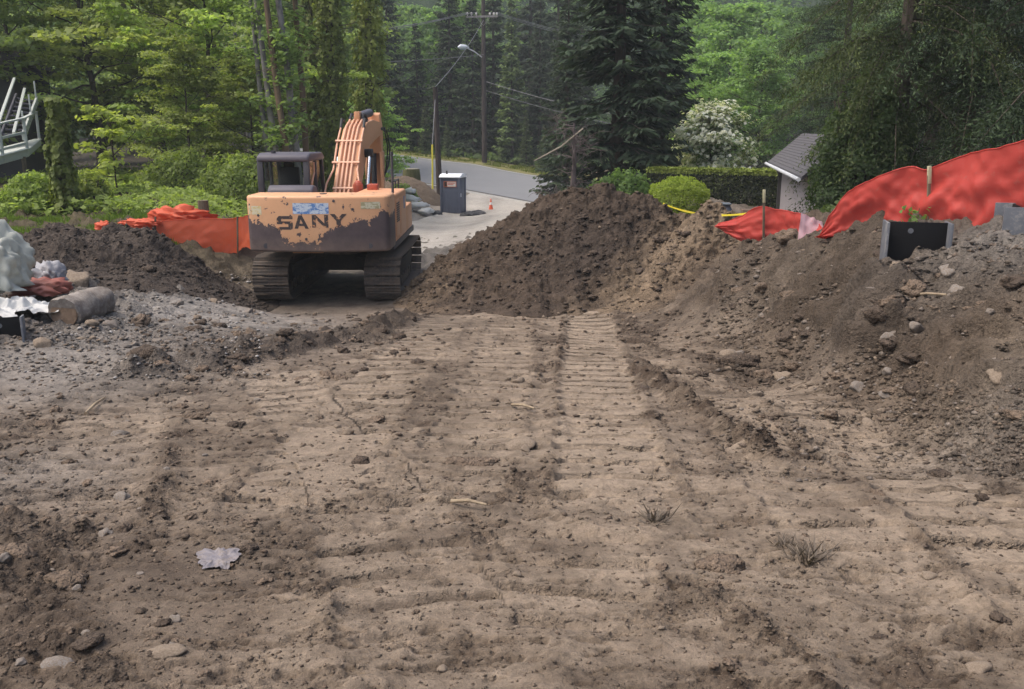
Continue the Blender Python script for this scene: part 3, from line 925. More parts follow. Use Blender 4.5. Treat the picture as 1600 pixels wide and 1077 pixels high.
def make_conifer(name, label, seed, Hh=18, Rr=3.2, zb=1.0, dz=0.42, nb=6, tr=0.25, droop=0.25, tip=0.12, twl=0.36, width=0.055, dens=1.0, tone=(1, 1, 1), power=0.8, hang=0.35, sub=3, seglen=0.22):
    rng = np.random.default_rng(seed)
    t = thing(name, label, 'tree')
    tp = trunk_pts(Hh, 10, rng, (0, 0), 0.006)
    mb = MB(); mb.tube(tp, [max(0.02, tr * (1 - 0.95 * max(0, z) / Hh)) for z in tp[:, 2]], 8)
    C0, C1, W, VV = [], [], [], []
    bsc = 1.0 if sub < 6 else 0.55
    z = zb
    while z < Hh * 0.99:
        f = (z - zb) / (Hh - zb)
        for b in range(nb):
            az = rng.uniform(0, 2 * math.pi)
            L = (Rr * (1 - f) ** power + 0.12) * rng.uniform(0.6, 1.12)
            dr_b = droop * rng.uniform(.55, 1.25)
            el = rng.uniform(-0.12, 0.22) + 0.5 * f
            zz = z + rng.uniform(-0.5, 0.5) * dz
            base = np.array([np.interp(zz, tp[:, 2], tp[:, 0]), np.interp(zz, tp[:, 2], tp[:, 1]), zz])
            s = np.linspace(0, 1, 8)
            out = np.array([math.cos(az), math.sin(az), 0])
            rise = L * (s * math.tan(el) - dr_b * s ** 1.6 * 1.3 + tip * np.maximum(s - 0.6, 0) ** 1.2 * 2)
            sideways = np.array([-out[1], out[0], 0]) * (rng.normal() * 0.10 * L)
            pts = base + out * (s * L)[:, None] + np.array([0, 0, 1.0]) * rise[:, None] + sideways * (s ** 2)[:, None]
            mb.tube(pts[[0, 3, 5, 7]], [(0.010 + 0.010 * L) * bsc, (0.008 + 0.006 * L) * bsc, 0.008 * bsc, 0.005 * bsc], 3, False)
            nt_ = max(5, int(7.5 * L * dens))
            ss = np.sort(rng.uniform(0.10, 1.0, nt_))
            for si in ss:
                q = np.array([np.interp(si, s, pts[:, k]) for k in range(3)])
                for sd in (-1, 1):
                    l = ((0.42 if sub < 6 else .24) * L * (1 - si) ** 0.8 + twl * 0.55) * rng.uniform(0.5, 1.1)
                    l = min(l, 1.3 if sub < 6 else .8)
                    dirn = out * 0.55 + np.array([-out[1], out[0], 0]) * sd * rng.uniform(0.55, 1.0) + np.array([0, 0, -hang * rng.uniform(0.3, 1.5)])
                    dirn = dirn + (0 if sub < 6 else 1) * rng.normal(size=3) * .3
                    dirn /= np.linalg.norm(dirn)
                    k = max(1, min(sub, int(l / seglen)))
                    for j in range(k):
                        a0 = q + dirn * l * j / k + np.array([0, 0, -0.12 * hang * (j / k) ** 2 * l])
                        a1 = q + dirn * l * (j + (1.35 if sub < 6 else 1.7)) / k + np.array([0, 0, -0.12 * hang * ((j + 1) / k) ** 2 * l - 0.02])
                        jit = rng.normal(size=3) * (0.03 if sub < 6 else 0.055)
                        if sub >= 6:
                            a0 = a0 + jit; dd = dirn + rng.normal(size=3) * .75; a1 = a0 + dd / np.linalg.norm(dd) * .10; jit = 0
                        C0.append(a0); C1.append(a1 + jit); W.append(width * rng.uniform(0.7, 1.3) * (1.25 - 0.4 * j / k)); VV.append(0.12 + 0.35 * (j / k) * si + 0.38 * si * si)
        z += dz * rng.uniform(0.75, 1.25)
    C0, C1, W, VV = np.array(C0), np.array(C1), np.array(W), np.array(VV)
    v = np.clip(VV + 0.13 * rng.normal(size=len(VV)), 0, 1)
    mb.build('trunk', BARK_DARK, t, smooth=True)
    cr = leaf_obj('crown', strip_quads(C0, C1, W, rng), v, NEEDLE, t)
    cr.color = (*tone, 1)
    return t

def put(t, px, Y, scale=1.0, rz=None, sz=None, sink=0.1, tone=None, label=None, group=None, rngs=random.Random(5)):
    x, y = Pxy(px, Y, 280)
    t.location = (x, y, G1(x, y) - sink)
    t.rotation_euler = (0, 0, rngs.uniform(0, 6.28) if rz is None else rz)
    t.scale = (scale, scale, sz or scale)
    if label: t['label'] = label
    if group: t['group'] = group
    if tone:
        for c in t.children:
            if c.name.startswith('crown'): c.color = (*tone, 1)
    return t

class Kind:
    """first use moves the source, later uses copy it"""
    def __init__(s, src): s.src = src; s.used = False
    def __call__(s, *a, **k):
        o = s.src if not s.used else copy_tree(s.src)
        s.used = True
        return put(o, *a, **k)

broad_a = Kind(make_broadleaf('broadleaf_tree', '', 1, 12.5, 5.0, 1.5, 30, 0.24, 0.19, 62, 0.38, rcl=1.0, clumps=6))
broad_b = Kind(make_broadleaf('broadleaf_tree', '', 2, 12, 4.6, 1.0, 28, 0.20, 0.18, 62, 0.34, lean=(0.05, 0.02), rcl=0.95, clumps=6))
maple_a = Kind(make_broadleaf('maple_tree', '', 3, 9.8, 4.4, 1.8, 26, 0.17, 0.14, 84, 0.20, lean=(-0.06, -0.02), rcl=0.85, vbias=0.12, clumps=7))
maple_b = Kind(make_broadleaf('maple_tree', '', 4, 9, 4.0, 0.9, 24, 0.12, 0.13, 84, 0.20, rcl=0.8, vbias=0.12, clumps=7))
fir_a = Kind(make_conifer('fir_tree', '', 11, 19, 3.3, 0.6, 0.5, 6, 0.3, dens=1.0, twl=0.5, width=0.085, sub=2))
fir_b = Kind(make_conifer('fir_tree', '', 12, 15, 2.6, 0.5, 0.45, 6, 0.2, dens=1.0, twl=0.45, width=0.08, power=0.9, sub=2))

WOODB = 'broadleaf trees of the wood on the left'
FARB = 'broadleaf trees of the wood beyond the road'
FIRG = 'dark firs beyond the road'
# back row, left
gl_ = ['far green tree at the left edge above the wooden deck', 'far grey green tree straight above the deck stairs', 'far tree showing between the deck and the dark trunked maple', 'far tree behind the dark trunked maple', 'far tree behind the gap left of the layered maple', 'far tree filling the view behind the layered maple',
       'far tree showing between the alder trunks', 'far tree behind the shaded ivy wrapped trunk', 'grey green tree beyond the left edge, nearer than the others there', 'tallest hazy tree behind the ivy wrapped stump', 'tallest hazy tree behind the bright sapling', 'tallest hazy tree left of the alder trunks']
for i, (px, Y, s, tn) in enumerate([(-150, 62, 1.1, (.8, 1, .95)), (-40, 70, 1.15, (.75, .95, .95)), (60, 58, 1.0, (.85, 1.05, .95)), (160, 72, 1.2, (.7, .95, .9)), (250, 60, 1.05, (.85, 1.05, .8)), (345, 66, 1.1, (.85, 1.0, .75)), (440, 62, 1.05, (.7, .9, .75)), (520, 70, 1.1, (.75, .95, .7)),
                                    (-240, 50, 1.0, (.8, 1, .9)), (10, 88, 1.3, (.75, .95, 1.0)), (210, 92, 1.35, (.75, .95, .95)), (390, 90, 1.3, (.75, .95, .85))]):
    (broad_a if i % 2 else broad_b)(px, Y, s, tone=(tn[0] * 1.25, tn[1] * 1.15, tn[2]), label=gl_[i], group=WOODB)
# nearer row, left, with an individual look each
maple_a(168, 40, 1.05, rz=1.0, tone=(1.34, 1.36, 0.89), label='spreading maple with a dark upright trunk above the bright sapling')
maple_a(325, 38, 0.9, rz=2.6, tone=(1.28, 1.47, 0.84), label='light green maple with layered leaves left of the alder trunks')
maple_b(262, 44, 1.1, tone=(1.22, 1.24, 0.79), label='yellow green maple between the dark trunked maple and the layered maple')
maple_b(40, 42, 1.2, rz=0.4, tone=(0.77, 0.92, 0.65), label='grey green bushy tree right beside the wooden deck stairs')
maple_b(-70, 36, 1.1, rz=0.4, tone=(0.77, 0.89, 0.65), label='grey green tree at the left edge behind the wooden deck')
maple_b(398, 35, 0.55, tone=(0.96, 1.00, 0.58), label='low olive green tree behind the excavator cab')
maple_b(300, 33, 0.55, tone=(0.90, 0.94, 0.53), label='low shaded shrubby tree above the orange fence')
maple_b(585, 47, 0.55, tone=(1.09, 1.42, 1.00), label='small green maple just left of the excavator boom top')
# beyond the road
gf = ['green tree beyond the road behind the leaning ivy trunk', 'green tree beyond the road above the excavator boom', 'green tree beyond the road above the short weathered pole', 'green tree beyond the road just left of the tall utility pole', 'bright green tree right of the huge spruce, left of the dogwood',
      'bright green tree rising straight above the dogwood', 'green tree beyond the garden just right of the dogwood', 'shaded green tree above the hedge end and shed', 'shaded green tree seen between the hemlock sprays', 'low bright green tree close behind the white dogwood', 'low dark green tree behind the right end of the hedge']
for i, (px, Y, s, tn) in enumerate([(560, 96, 1.2, (.75, 1, .75)), (630, 104, 1.25, (.72, .98, .8)), (690, 98, 1.15, (.7, 1, .8)), (720, 108, 1.3, (.7, .95, .8)), (1080, 88, 1.2, (.85, 1.2, .8)), (1130, 78, 1.1, (.9, 1.25, .85)), (1190, 92, 1.2, (.8, 1.1, .85)), (1260, 80, 1.1, (.6, .85, .7)), (1340, 84, 1.2, (.6, .8, .7)), (1100, 60, 0.7, (.95, 1.3, .85)), (1180, 56, 0.62, (.75, 1.05, .7))]):
    (broad_b if i % 2 else broad_a)(px, Y, s, tone=tn, label=gf[i], group=FARB)
gd = ['dark fir beyond the road showing right of the leaning ivy trunk', 'dark fir beyond the road above the excavator boom top', 'dark fir beyond the road just left of the short weathered pole', 'dark fir beyond the road between the short and tall poles', 'dark fir beyond the road close left of the tall pole',
      'dark fir beyond the road close right of the tall pole', 'dark fir between the slim bright conifer and the dead tree', 'dark fir beyond the road behind the bare dead tree', 'dark fir half hidden by the left side of the huge spruce', 'tallest dark fir rising behind the slim bright conifer']
for i, (px, Y, s) in enumerate([(575, 93, 0.85), (612, 90, 0.9), (655, 92, 0.8), (705, 90, 0.95), (740, 88, 1.0), (772, 90, 0.9), (842, 86, 0.95), (870, 92, 1.1), (905, 84, 1.0), (828, 98, 1.2)]):
    (fir_a if i % 2 else fir_b)(px, Y, s, tone=(.8, .95, .85), label=gd[i], group=FIRG, sz=s * 1.05)
for i, (px, Y, s) in enumerate([(640, 86, 0.22), (700, 83, 0.24), (665, 85, 0.3), (822, 80, 0.32), (850, 79, 0.26)]):
    fir_b(px, Y, s, tone=(1.6, 1.7, 1.2), label='young fir sapling on the far verge of the road', group='young firs along the far verge')
bright = Kind(make_conifer('fir_tree', '', 15, 14.6, 1.75, 0.5, 0.36, 6, 0.15, dens=1.5, twl=0.4, width=0.08, power=0.85, sub=2, droop=0.1))
bright(800, 84, 1.0, tone=(2.3, 2.6, 1.6), label='slim bright green conifer right of the utility pole')
# big spruces behind the mound
spr = Kind(make_conifer('spruce_tree', '', 21, 17, 2.6, 0.3, 0.40, 7, 0.28, dens=1.35, twl=0.42, width=0.055, droop=0.30, tip=0.25, power=0.62, sub=3))
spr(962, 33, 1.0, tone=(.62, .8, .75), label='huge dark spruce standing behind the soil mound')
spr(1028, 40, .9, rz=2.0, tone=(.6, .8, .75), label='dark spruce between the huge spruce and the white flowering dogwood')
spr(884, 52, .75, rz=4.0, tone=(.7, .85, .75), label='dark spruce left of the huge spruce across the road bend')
# hemlocks at right, near
hem = Kind(make_conifer('hemlock_tree', '', 31, 13, 4.4, 0.8, 0.78, 6, 0.26, dens=3.9, twl=0.5, width=0.0105, droop=0.62, tip=0.0, power=0.45, hang=.8, sub=9, seglen=0.10))
hem(1500, 18.5, 1.0, rz=0.3, tone=(.68, .88, .68), label='drooping dark hemlock behind the large red silt fence')
hem(1396, 18.2, .80, rz=2.4, sz=1.0, tone=(1.05, 1.12, .66), label='drooping olive hemlock overhanging the shed roof')
hem(1660, 16, 1.05, rz=4.4, tone=(.6, .78, .6), label='dark hemlock at the right edge above the red silt fence')
hem(1305, 38, 1.0, rz=5.2, tone=(.8, 1.0, .85), label='hemlock behind the shed with grey green hanging sprays')
hem(1450, 30, 1.15, rz=1.2, tone=(.7, .85, .7), label='shadowed hemlock deep behind the shed')
hem(1620, 27, 1.2, rz=3.2, tone=(.7, .85, .7), label='shadowed hemlock deep at the right edge')

# alder group
def make_alder(label, seed, bark_m, lean, tr, px, Y):
    rng = np.random.default_rng(seed)
    t = thing('alder_tree', label, 'tree', group=None)
    tp = trunk_pts(16, 18, rng, lean, 0.012)
    mb = MB(); mb.tube(tp, [tr * (1 - 0.55 * max(0, z) / 16) for z in tp[:, 2]], 10)
    cs = []
    for i in range(26):
        z = rng.uniform(3.0, 15.5) if i > 7 else rng.uniform(2, 7)
        b = np.array([np.interp(z, tp[:, 2], tp[:, k]) for k in range(3)])
        az = rng.uniform(0, 6.28); L = rng.uniform(0.3, 0.8) if z < 7 else rng.uniform(1.2, 2.6)
        lp = curve_pts(b, (math.cos(az), math.sin(az), 0.5), L, 4, rng, -0.02, 0.15)
        mb.tube(lp, [0.03, 0.022, 0.016, 0.012, 0.006], 4, False)
        if z > 7.5 or i % 3 == 0: cs += [lp[2], lp[3], lp[4]]
    cs = np.array(cs); per = 36; n = len(cs) * per
    off = rng.normal(size=(n, 3)) * np.array([.3, .3, .14])
    mb.build('trunk', bark_m, t, smooth=True)
    c = leaf_obj('crown', leaf_quads(np.repeat(cs, per, 0) + off, rng.normal(size=(n, 3)) * 0.5 + np.array([0, 0, 1.0]), 0.12 * rng.uniform(.6, 1.2, n), 0.6, rng), rng.random(n), LEAF, t)
    c.color = (.9, 1.1, .8, 1)
    put(t, px, Y, 1.0, rz=0)
    return t
make_alder('pale mottled alder trunk, rightmost of the alder clump', 41, BARK_PALE, (-0.055, 0), 0.14, 470, 33)
make_alder('brownish orange alder trunk in the middle of the clump', 42, BARK_ROT, (-0.062, 0.01), 0.13, 454, 32.6)
make_alder('mottled grey alder trunk, leftmost of the close clump', 43, BARK_PALE, (-0.062, 0), 0.12, 440, 33.4)
make_alder('shaded brown alder trunk behind the pale alder clump', 44, BARK_ROT, (-0.02, 0), 0.13, 481, 35)
make_alder('slender alder trunk standing alone left of the alder clump', 45, BARK_PALE, (-0.05, 0), 0.10, 424, 34)
make_alder('thin pale alder trunk high above the layered maple', 46, BARK_PALE, (-0.05, 0), 0.12, 395, 50)

# ivy covered trees
def make_ivy_tree(label, seed, Hh, r0, px, Y, tone, lean=(0, 0), taper=0.5):
    rng = np.random.default_rng(seed)
    t = thing('ivy_covered_tree', label, 'tree')
    tp = trunk_pts(Hh, 12, rng, lean, 0.02)
    mb = MB(); mb.tube(tp, [max(0.05, 0.24 * (1 - 0.5 * max(0, z) / Hh)) for z in tp[:, 2]], 8)
    for i in range(10 if Hh > 5 else 0):
        z = rng.uniform(0.3, 1) * Hh; b = np.array([np.interp(z, tp[:, 2], tp[:, k]) for k in range(3)])
        az = rng.uniform(0, 6.28)
        mb.tube(curve_pts(b, (math.cos(az), math.sin(az), .4), rng.uniform(1, 2), 4, rng), [.04, .03, .02, .015, .008], 4, False)
    n = int(9000 * Hh / 12)
    z = rng.uniform(0, Hh, n); az = rng.uniform(0, 2 * math.pi, n)
    rad = r0 * (1 - (1 - taper) * z / Hh) * (0.75 + 0.55 * gnoise(az * 1.6 / 1.0, z * 0.9, seed) + 0.35 * gnoise(az * 3, z * 2.6, seed + 1)) 
    rad = np.clip(rad, 0.22, None) * rng.uniform(0.8, 1.05, n)
    cx = np.interp(z, tp[:, 2], tp[:, 0]); cy = np.interp(z, tp[:, 2], tp[:, 1])
    c = np.stack([cx + rad * np.cos(az), cy + rad * np.sin(az), z], 1)
    nrm = np.stack([np.cos(az), np.sin(az), 0.35 + 0 * az], 1) + rng.normal(size=(n, 3)) * 0.4
    v = np.clip(0.5 + 0.5 * gnoise(az * 2, z * 1.5, seed + 4) + 0.15 * rng.normal(size=n), 0, 1)
    mb.build('trunk', BARK_DARK, t, smooth=True)
    o = leaf_obj('ivy', leaf_quads(c, nrm, 0.085 * rng.uniform(.6, 1.3, n), 0.75, rng), v, IVY, t)
    o.color = (*tone, 1)
    put(t, px, Y, 1.0, rz=0)
    return t
make_ivy_tree('tall trunk wrapped in yellow green ivy right of the alder clump', 51, 11, 0.75, 528, 41, (1.0, 1.15, .8), (-.01, 0), 0.8)
make_ivy_tree('leaning trunk wrapped in bright ivy above the excavator boom', 52, 11, 0.85, 575, 43, (1.15, 1.3, .8), (.03, 0), 0.9)
make_ivy_tree('shaded trunk wrapped in olive ivy between the two brighter ivy trunks', 53, 12, 0.6, 500, 44, (.75, .85, .6), (0, 0), 0.8)
make_ivy_tree('broken tree stump wrapped in ivy at the left fence end', 54, 2.9, 0.42, 96, 22.5, (.85, 1.0, .7), (.02, 0), 0.55)

# bright sapling and dogwood and bushes
make_sap = make_broadleaf('maple_sapling', 'bright yellow green maple sapling beside the ivy wrapped stump', 61, 2.6, 1.0, 0.5, 12, 0.03, 0.11, 26, 0.22, clumps=3, rcl=0.34, vbias=0.2, tone=(1.15, 1.2, .6))
put(make_sap, 182, 27, 1.0)
dog = make_broadleaf('dogwood_tree', 'dogwood covered in white blossom behind the clipped hedge', 62, 3.15, 1.5, 0.3, 30, 0.08, 0.075, 64, 0.6, clumps=6, rcl=0.42, vbias=0.1, tone=(.8, 1.05, .8), bloom=0.75)
put(dog, 1110, 35, 1.0)

def make_bush(name, label, cat, seed, rx, ry, hz, n, leaf, px, Y, mat, tone, vtop=0.5, rot=0.0, boxy=0.0, sink=0.05):
    """clipped or loose shrub: stems inside, leaves through an outer shell"""
    rng = np.random.default_rng(seed)
    t = thing(name, label, cat)
    mb = MB()
    for i in range(9):
        az = rng.uniform(0, 6.28); a = rng.uniform(.2, .75)
        mb.tube([(0.1 * math.cos(az) * rx, .1 * math.sin(az) * ry, -.1), (rx * a * .6 * math.cos(az), ry * a * .6 * math.sin(az), hz * .5), (rx * a * math.cos(az), ry * a * math.sin(az), hz * .85)], [.035, .025, .01], 5, False)
    d = rng.normal(size=(n, 3)); d[:, 2] = np.abs(d[:, 2]) * 1.0 + 0.02 - 0.25 * (rng.random(n) < .3)
    d /= np.linalg.norm(d, axis=1, keepdims=True)
    if boxy > 0:
        k = np.max(np.abs(d), axis=1, keepdims=True)
        e = d / k
        d2 = d * (1 - boxy) + e * boxy
    else: d2 = d
    az = np.arctan2(d[:, 1], d[:, 0])
    lump = 1 + (0.075 if boxy else 0.22) * gnoise(az * 2, d[:, 2] * 4, seed) + (0.05 if boxy else 0.06) * gnoise(az * 6, d[:, 2] * 9, seed + 1)
    r = lump * (1 - 0.28 * rng.random(n) ** 2.2)
    c = d2 * np.array([rx, ry, hz]) * r[:, None]
    c[:, 2] = np.maximum(c[:, 2], 0.02)
    nrm = d + rng.normal(size=(n, 3)) * 0.55
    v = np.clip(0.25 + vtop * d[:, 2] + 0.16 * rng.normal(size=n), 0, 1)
    mb.build('stems', BARK_DARK, t, smooth=True)
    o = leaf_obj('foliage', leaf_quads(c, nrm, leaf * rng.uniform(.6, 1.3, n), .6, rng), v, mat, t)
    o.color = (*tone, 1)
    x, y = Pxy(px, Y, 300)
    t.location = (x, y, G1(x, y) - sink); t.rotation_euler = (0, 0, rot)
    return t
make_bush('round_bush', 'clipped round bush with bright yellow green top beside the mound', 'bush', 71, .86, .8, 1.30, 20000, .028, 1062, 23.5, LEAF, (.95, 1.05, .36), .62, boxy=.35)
make_bush('bush', 'dark green low evergreen bush at the foot of the huge spruce', 'bush', 72, 1.2, .9, 1.55, 7000, .06, 968, 24.5, LEAF, (.55, .75, .5), .4)
make_bush('bush', 'bushy green undergrowth clump behind the excavator cab', 'bush', 73, 1.6, 1.2, 1.7, 6000, .07, 385, 28, LEAF, (.8, .9, .5), .4)
make_bush('bush', 'leafy bright bush left of the ivy wrapped stump', 'bush', 74, .8, .8, 1.0, 5000, .055, 52, 23, LEAF, (1.05, 1.2, .6), .4)
make_bush('bush', 'leafy bush right of the ivy wrapped stump', 'bush', 75, .7, .6, .95, 4500, .055, 135, 23.5, LEAF, (1.1, 1.15, .65), .4)
make_bush('bush', 'shaded rounded bush behind the orange fence bundle', 'bush', 76, 1.5, 1.0, 1.5, 6000, .06, 290, 30, LEAF, (.75, .85, .45), .4)
make_bush('bush', 'green bush right of the excavator boom before the road', 'bush', 77, .9, .9, .9, 3500, .06, 628, 49, LEAF, (.9, 1.1, .6), .4)

make_bush('evergreen_bush', 'tall dark evergreen bush hiding the right part of the shed', 'bush', 78, 1.0, .8, 2.75, 20000, .04, 1348, 17.6, LEAF, (.30, .40, .32), .5)
def make_hedge(px0, px1, Y0, Y1, h):
    rng = np.random.default_rng(80)
    a = np.array(Pxy(px0, Y0, 325)); b = np.array(Pxy(px1, Y1, 325))
    L = np.linalg.norm(b - a); d = (b - a) / L; nrm2 = np.array([d[1], -d[0]]); dep = 1.1
    z0 = min(G1(*a), G1(*b)) - 0.05
    t = thing('clipped_hedge', 'long clipped hedge, dark with a fresh green top, below the dogwood', 'hedge', (a[0], a[1], z0), math.atan2(d[1], d[0]))
    mb = MB()
    for i in range(26):
        x = L * (i + .5) / 26
        mb.tube([(x, .5, -.2), (x + rng.normal() * .15, .5, h * .5), (x + rng.normal() * .3, .5 + rng.normal() * .2, h * .85)], [.05, .035, .012], 5, False)
    mb.build('stems', BARK_DARK, t, smooth=True)
    def face(n, kind):
        u = rng.uniform(0, L, n); w = rng.random(n)
        if kind == 'top':
            c = np.stack([u, w * dep, h + .05 * gnoise(u * 1.2, w * 3, 5) + rng.normal(size=n) * .025], 1); nn = np.array([0, 0, 1.0])
        elif kind == 'front':
            c = np.stack([u, .06 * gnoise(u * 1.5, w * 4, 6) + rng.random(n) * .16, w * h], 1); nn = np.array([0, -1.0, .2])
        elif kind == 'back':
            c = np.stack([u, dep - rng.random(n) * .15, w * h], 1); nn = np.array([0, 1.0, .2])
        else:
            c = np.stack([np.where(u < L / 2, 0, L) + rng.normal(size=n) * .05, rng.random(n) * dep, w * h], 1); nn = np.array([0, 0, .4])
        return c, nn + rng.normal(size=(n, 3)) * .5
    cs, ns, v = [], [], []
    for kind, n in (('top', 9000), ('front', 12000), ('back', 3000), ('end', 2000)):
        c, q = face(n, kind); cs.append(c); ns.append(q)
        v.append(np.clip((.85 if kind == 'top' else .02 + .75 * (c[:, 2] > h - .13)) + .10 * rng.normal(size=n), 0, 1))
    c = np.concatenate(cs); q = np.concatenate(ns); v = np.concatenate(v)
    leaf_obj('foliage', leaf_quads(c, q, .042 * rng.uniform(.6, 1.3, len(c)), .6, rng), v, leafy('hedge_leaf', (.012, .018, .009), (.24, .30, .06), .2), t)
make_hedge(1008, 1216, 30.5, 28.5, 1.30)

# ground cover: what nobody could count
def scatter_cover(name, label, cat, pxr, Yr, n, leaf, hmax, mat, tone, seed, blades=False, keep=None):
    rng = np.random.default_rng(seed)
    px = rng.uniform(*pxr, n); Y = Yr[0] * (Yr[1] / Yr[0]) ** rng.random(n)
    x = (px - 800) / F * Y * 1.0; y = Y
    if keep is not None:
        k = keep(px, Y, x, y); x, y = x[k], y[k]
    n = len(x)
    g = G(x, y)
    hill_ = np.clip(0.35 + 0.8 * fbm(x * .6, y * .6, seed, 3), .05, 1) * hmax
    if blades:
        l = hill_ * rng.uniform(.5, 1.2, n)
        c0 = np.stack([x, y, g - .02], 1)
        c1 = c0 + np.stack([rng.normal(size=n) * .35 * l, rng.normal(size=n) * .35 * l, l], 1)
        V = strip_quads(c0, c1, leaf * rng.uniform(.6, 1.3, n), rng, up=rng.normal(size=(n, 3)))
    else:
        z = g + hill_ * rng.random(n) ** .6
        V = leaf_quads(np.stack([x, y, z], 1), rng.normal(size=(n, 3)) * .5 + np.array([0, -.25, 1.0]), leaf * rng.uniform(.55, 1.3, n), .6, rng)
    v = np.clip(.45 + .45 * fbm(x * 1.1, y * 1.1, seed + 3, 3) + .15 * rng.normal(size=n), 0, 1)
    o = leaf_obj(name, V, v, mat, None); o.color = (*tone, 1)
    tag(o, label, cat, kind='stuff')
    return o
notred = lambda px, Y, x, y: ~((px < 52) & (Y > 25.5) & (Y < 34))
scatter_cover('undergrowth', 'knee high green undergrowth covering the left bank', 'undergrowth', (-260, 470), (21, 44), 34000, .085, .75, LEAF, (1.15, 1.3, .65), 91, keep=lambda px, Y, x, y: notred(px, Y, x, y) & (Y > 22.0 - (px > 200) * 0 ))
scatter_cover('grass', 'long bright grass on the left bank behind the dark mound', 'grass', (-200, 300), (18.8, 24), 26000, .016, .38, GRASS, (1, 1.05, .8), 92, True)
scatter_cover('undergrowth', 'ferns and brambles on the shaded floor of the far wood', 'undergrowth', (480, 1050), (78, 110), 12000, .26, 1.3, LEAF, (.45, .6, .4), 93, keep=lambda px, Y, x, y: Y > 84 - (px - 620) * 0.03 + 4)
scatter_cover('grass', 'yellowish grass along the far verge of the road', 'grass', (600, 905), (66, 92), 26000, .05, .5, GRASS, (1.0, .85, .6), 94, True,
              keep=lambda px, Y, x, y: (Y > np.interp(px, [600, 620, 740, 870, 905], [86, 82.2, 78.2, 71, 69.5]) + .6) & (Y < np.interp(px, [600, 620, 740, 870, 905], [90, 87, 84, 78, 76])))
scatter_cover('undergrowth', 'dark undergrowth below the hemlocks behind the red fences', 'undergrowth', (1225, 1900), (14, 34), 16000, .06, .5, LEAF, (.4, .5, .35), 95, keep=lambda px, Y, x, y: (x / Y > .34))

# the far wood, one mass
rng = np.random.default_rng(99)
nC = 1500; per = 44
cx_ = rng.uniform(-95, 100, nC); cy_ = 116 + rng.uniform(0, 14, nC) - .0007 * cx_ ** 2; cz_ = CZ - 4 + 30 * rng.random(nC) ** .9
cc_ = np.stack([cx_, cy_, cz_], 1); rr_ = rng.uniform(.9, 2.2, nC)
off = rng.normal(size=(nC * per, 3)) * .55 * np.array([1, 1, .6]); ci = np.repeat(np.arange(nC), per)
far = leaf_obj('forest', leaf_quads(cc_[ci] + off * rr_[ci][:, None], rng.normal(size=(nC * per, 3)) * .5 + np.array([0, -.2, 1.0]), .38 * rng.uniform(.6, 1.3, nC * per), .65, rng),
               np.clip(.4 + .3 * rng.normal(size=nC)[ci] + .12 * rng.normal(size=nC * per), 0, 1), LEAF, None)
far.color = (.62, .85, .72, 1)
tag(far, 'distant leafy wood filling the valley behind all other trees', 'wood', kind='stuff')
# ------------------------------------------------------------------ excavator
ORANGE = worn("orange_paint", (0.62, 0.315, 0.165), (0.30, 0.17, 0.10), 0.28, 0.5, 2.2, vary=0.12)
PIPE_PAINT = worn("pipe_paint", (0.66, 0.37, 0.24), (0.30, 0.17, 0.10), 0.2, 0.45, 4, vary=0.1)
DARKP = worn("dark_panel", (0.06, 0.058, 0.066), (0.14, 0.12, 0.11), 0.3, 0.55, 3)
HOODP = worn("hood_plastic", (0.085, 0.08, 0.098), (0.15, 0.13, 0.12), 0.25, 0.55, 3)
RUBBER = worn("rubber_hose", (0.022, 0.022, 0.025), (0.08, 0.07, 0.06), 0.2, 0.6, 6)
STEEL_MUD = worn("muddy_steel", (0.075, 0.062, 0.054), (0.155, 0.12, 0.09), 0.6, 0.75, 5, vary=0.35)
TRACKIN = worn("track_inner", (0.03, 0.026, 0.024), (0.075, 0.06, 0.048), 0.5, 0.8, 4)
CHROME, _nt, _o = new_mat("chrome_rod"); principled(_nt, _o, (0.72, 0.73, 0.75), 0.22, 1.0)
GLASS, _nt, _o = new_mat("cab_glass")
_g = _nt.nodes.new("ShaderNodeBsdfGlossy"); _g.inputs['Roughness'].default_value = 0.05; _g.inputs[0].default_value = (.8, .8, .8, 1)
_t = _nt.nodes.new("ShaderNodeBsdfTransparent"); _t.inputs[0].default_value = (.72, .76, .74, 1)
_fr = _nt.nodes.new("ShaderNodeFresnel"); _fr.inputs[0].default_value = 1.45
_mx = _nt.nodes.new("ShaderNodeMixShader"); _nt.links.new(_fr.outputs[0], _mx.inputs[0]); _nt.links.new(_t.outputs[0], _mx.inputs[1]); _nt.links.new(_g.outputs[0], _mx.inputs[2]); _nt.links.new(_mx.outputs[0], _o.inputs[0])

def flat(name, col, rough=0.6, noise=0.25, scale=12):
    m, nt, out = new_mat(name)
    n = noise_fac(nt, scale, 4, .65)
    c = mix_col(nt, n, tuple(x * (1 - noise) for x in col), tuple(min(1, x * (1 + noise)) for x in col))
    principled(nt, out, c, rough, 0, None, .4)
    return m

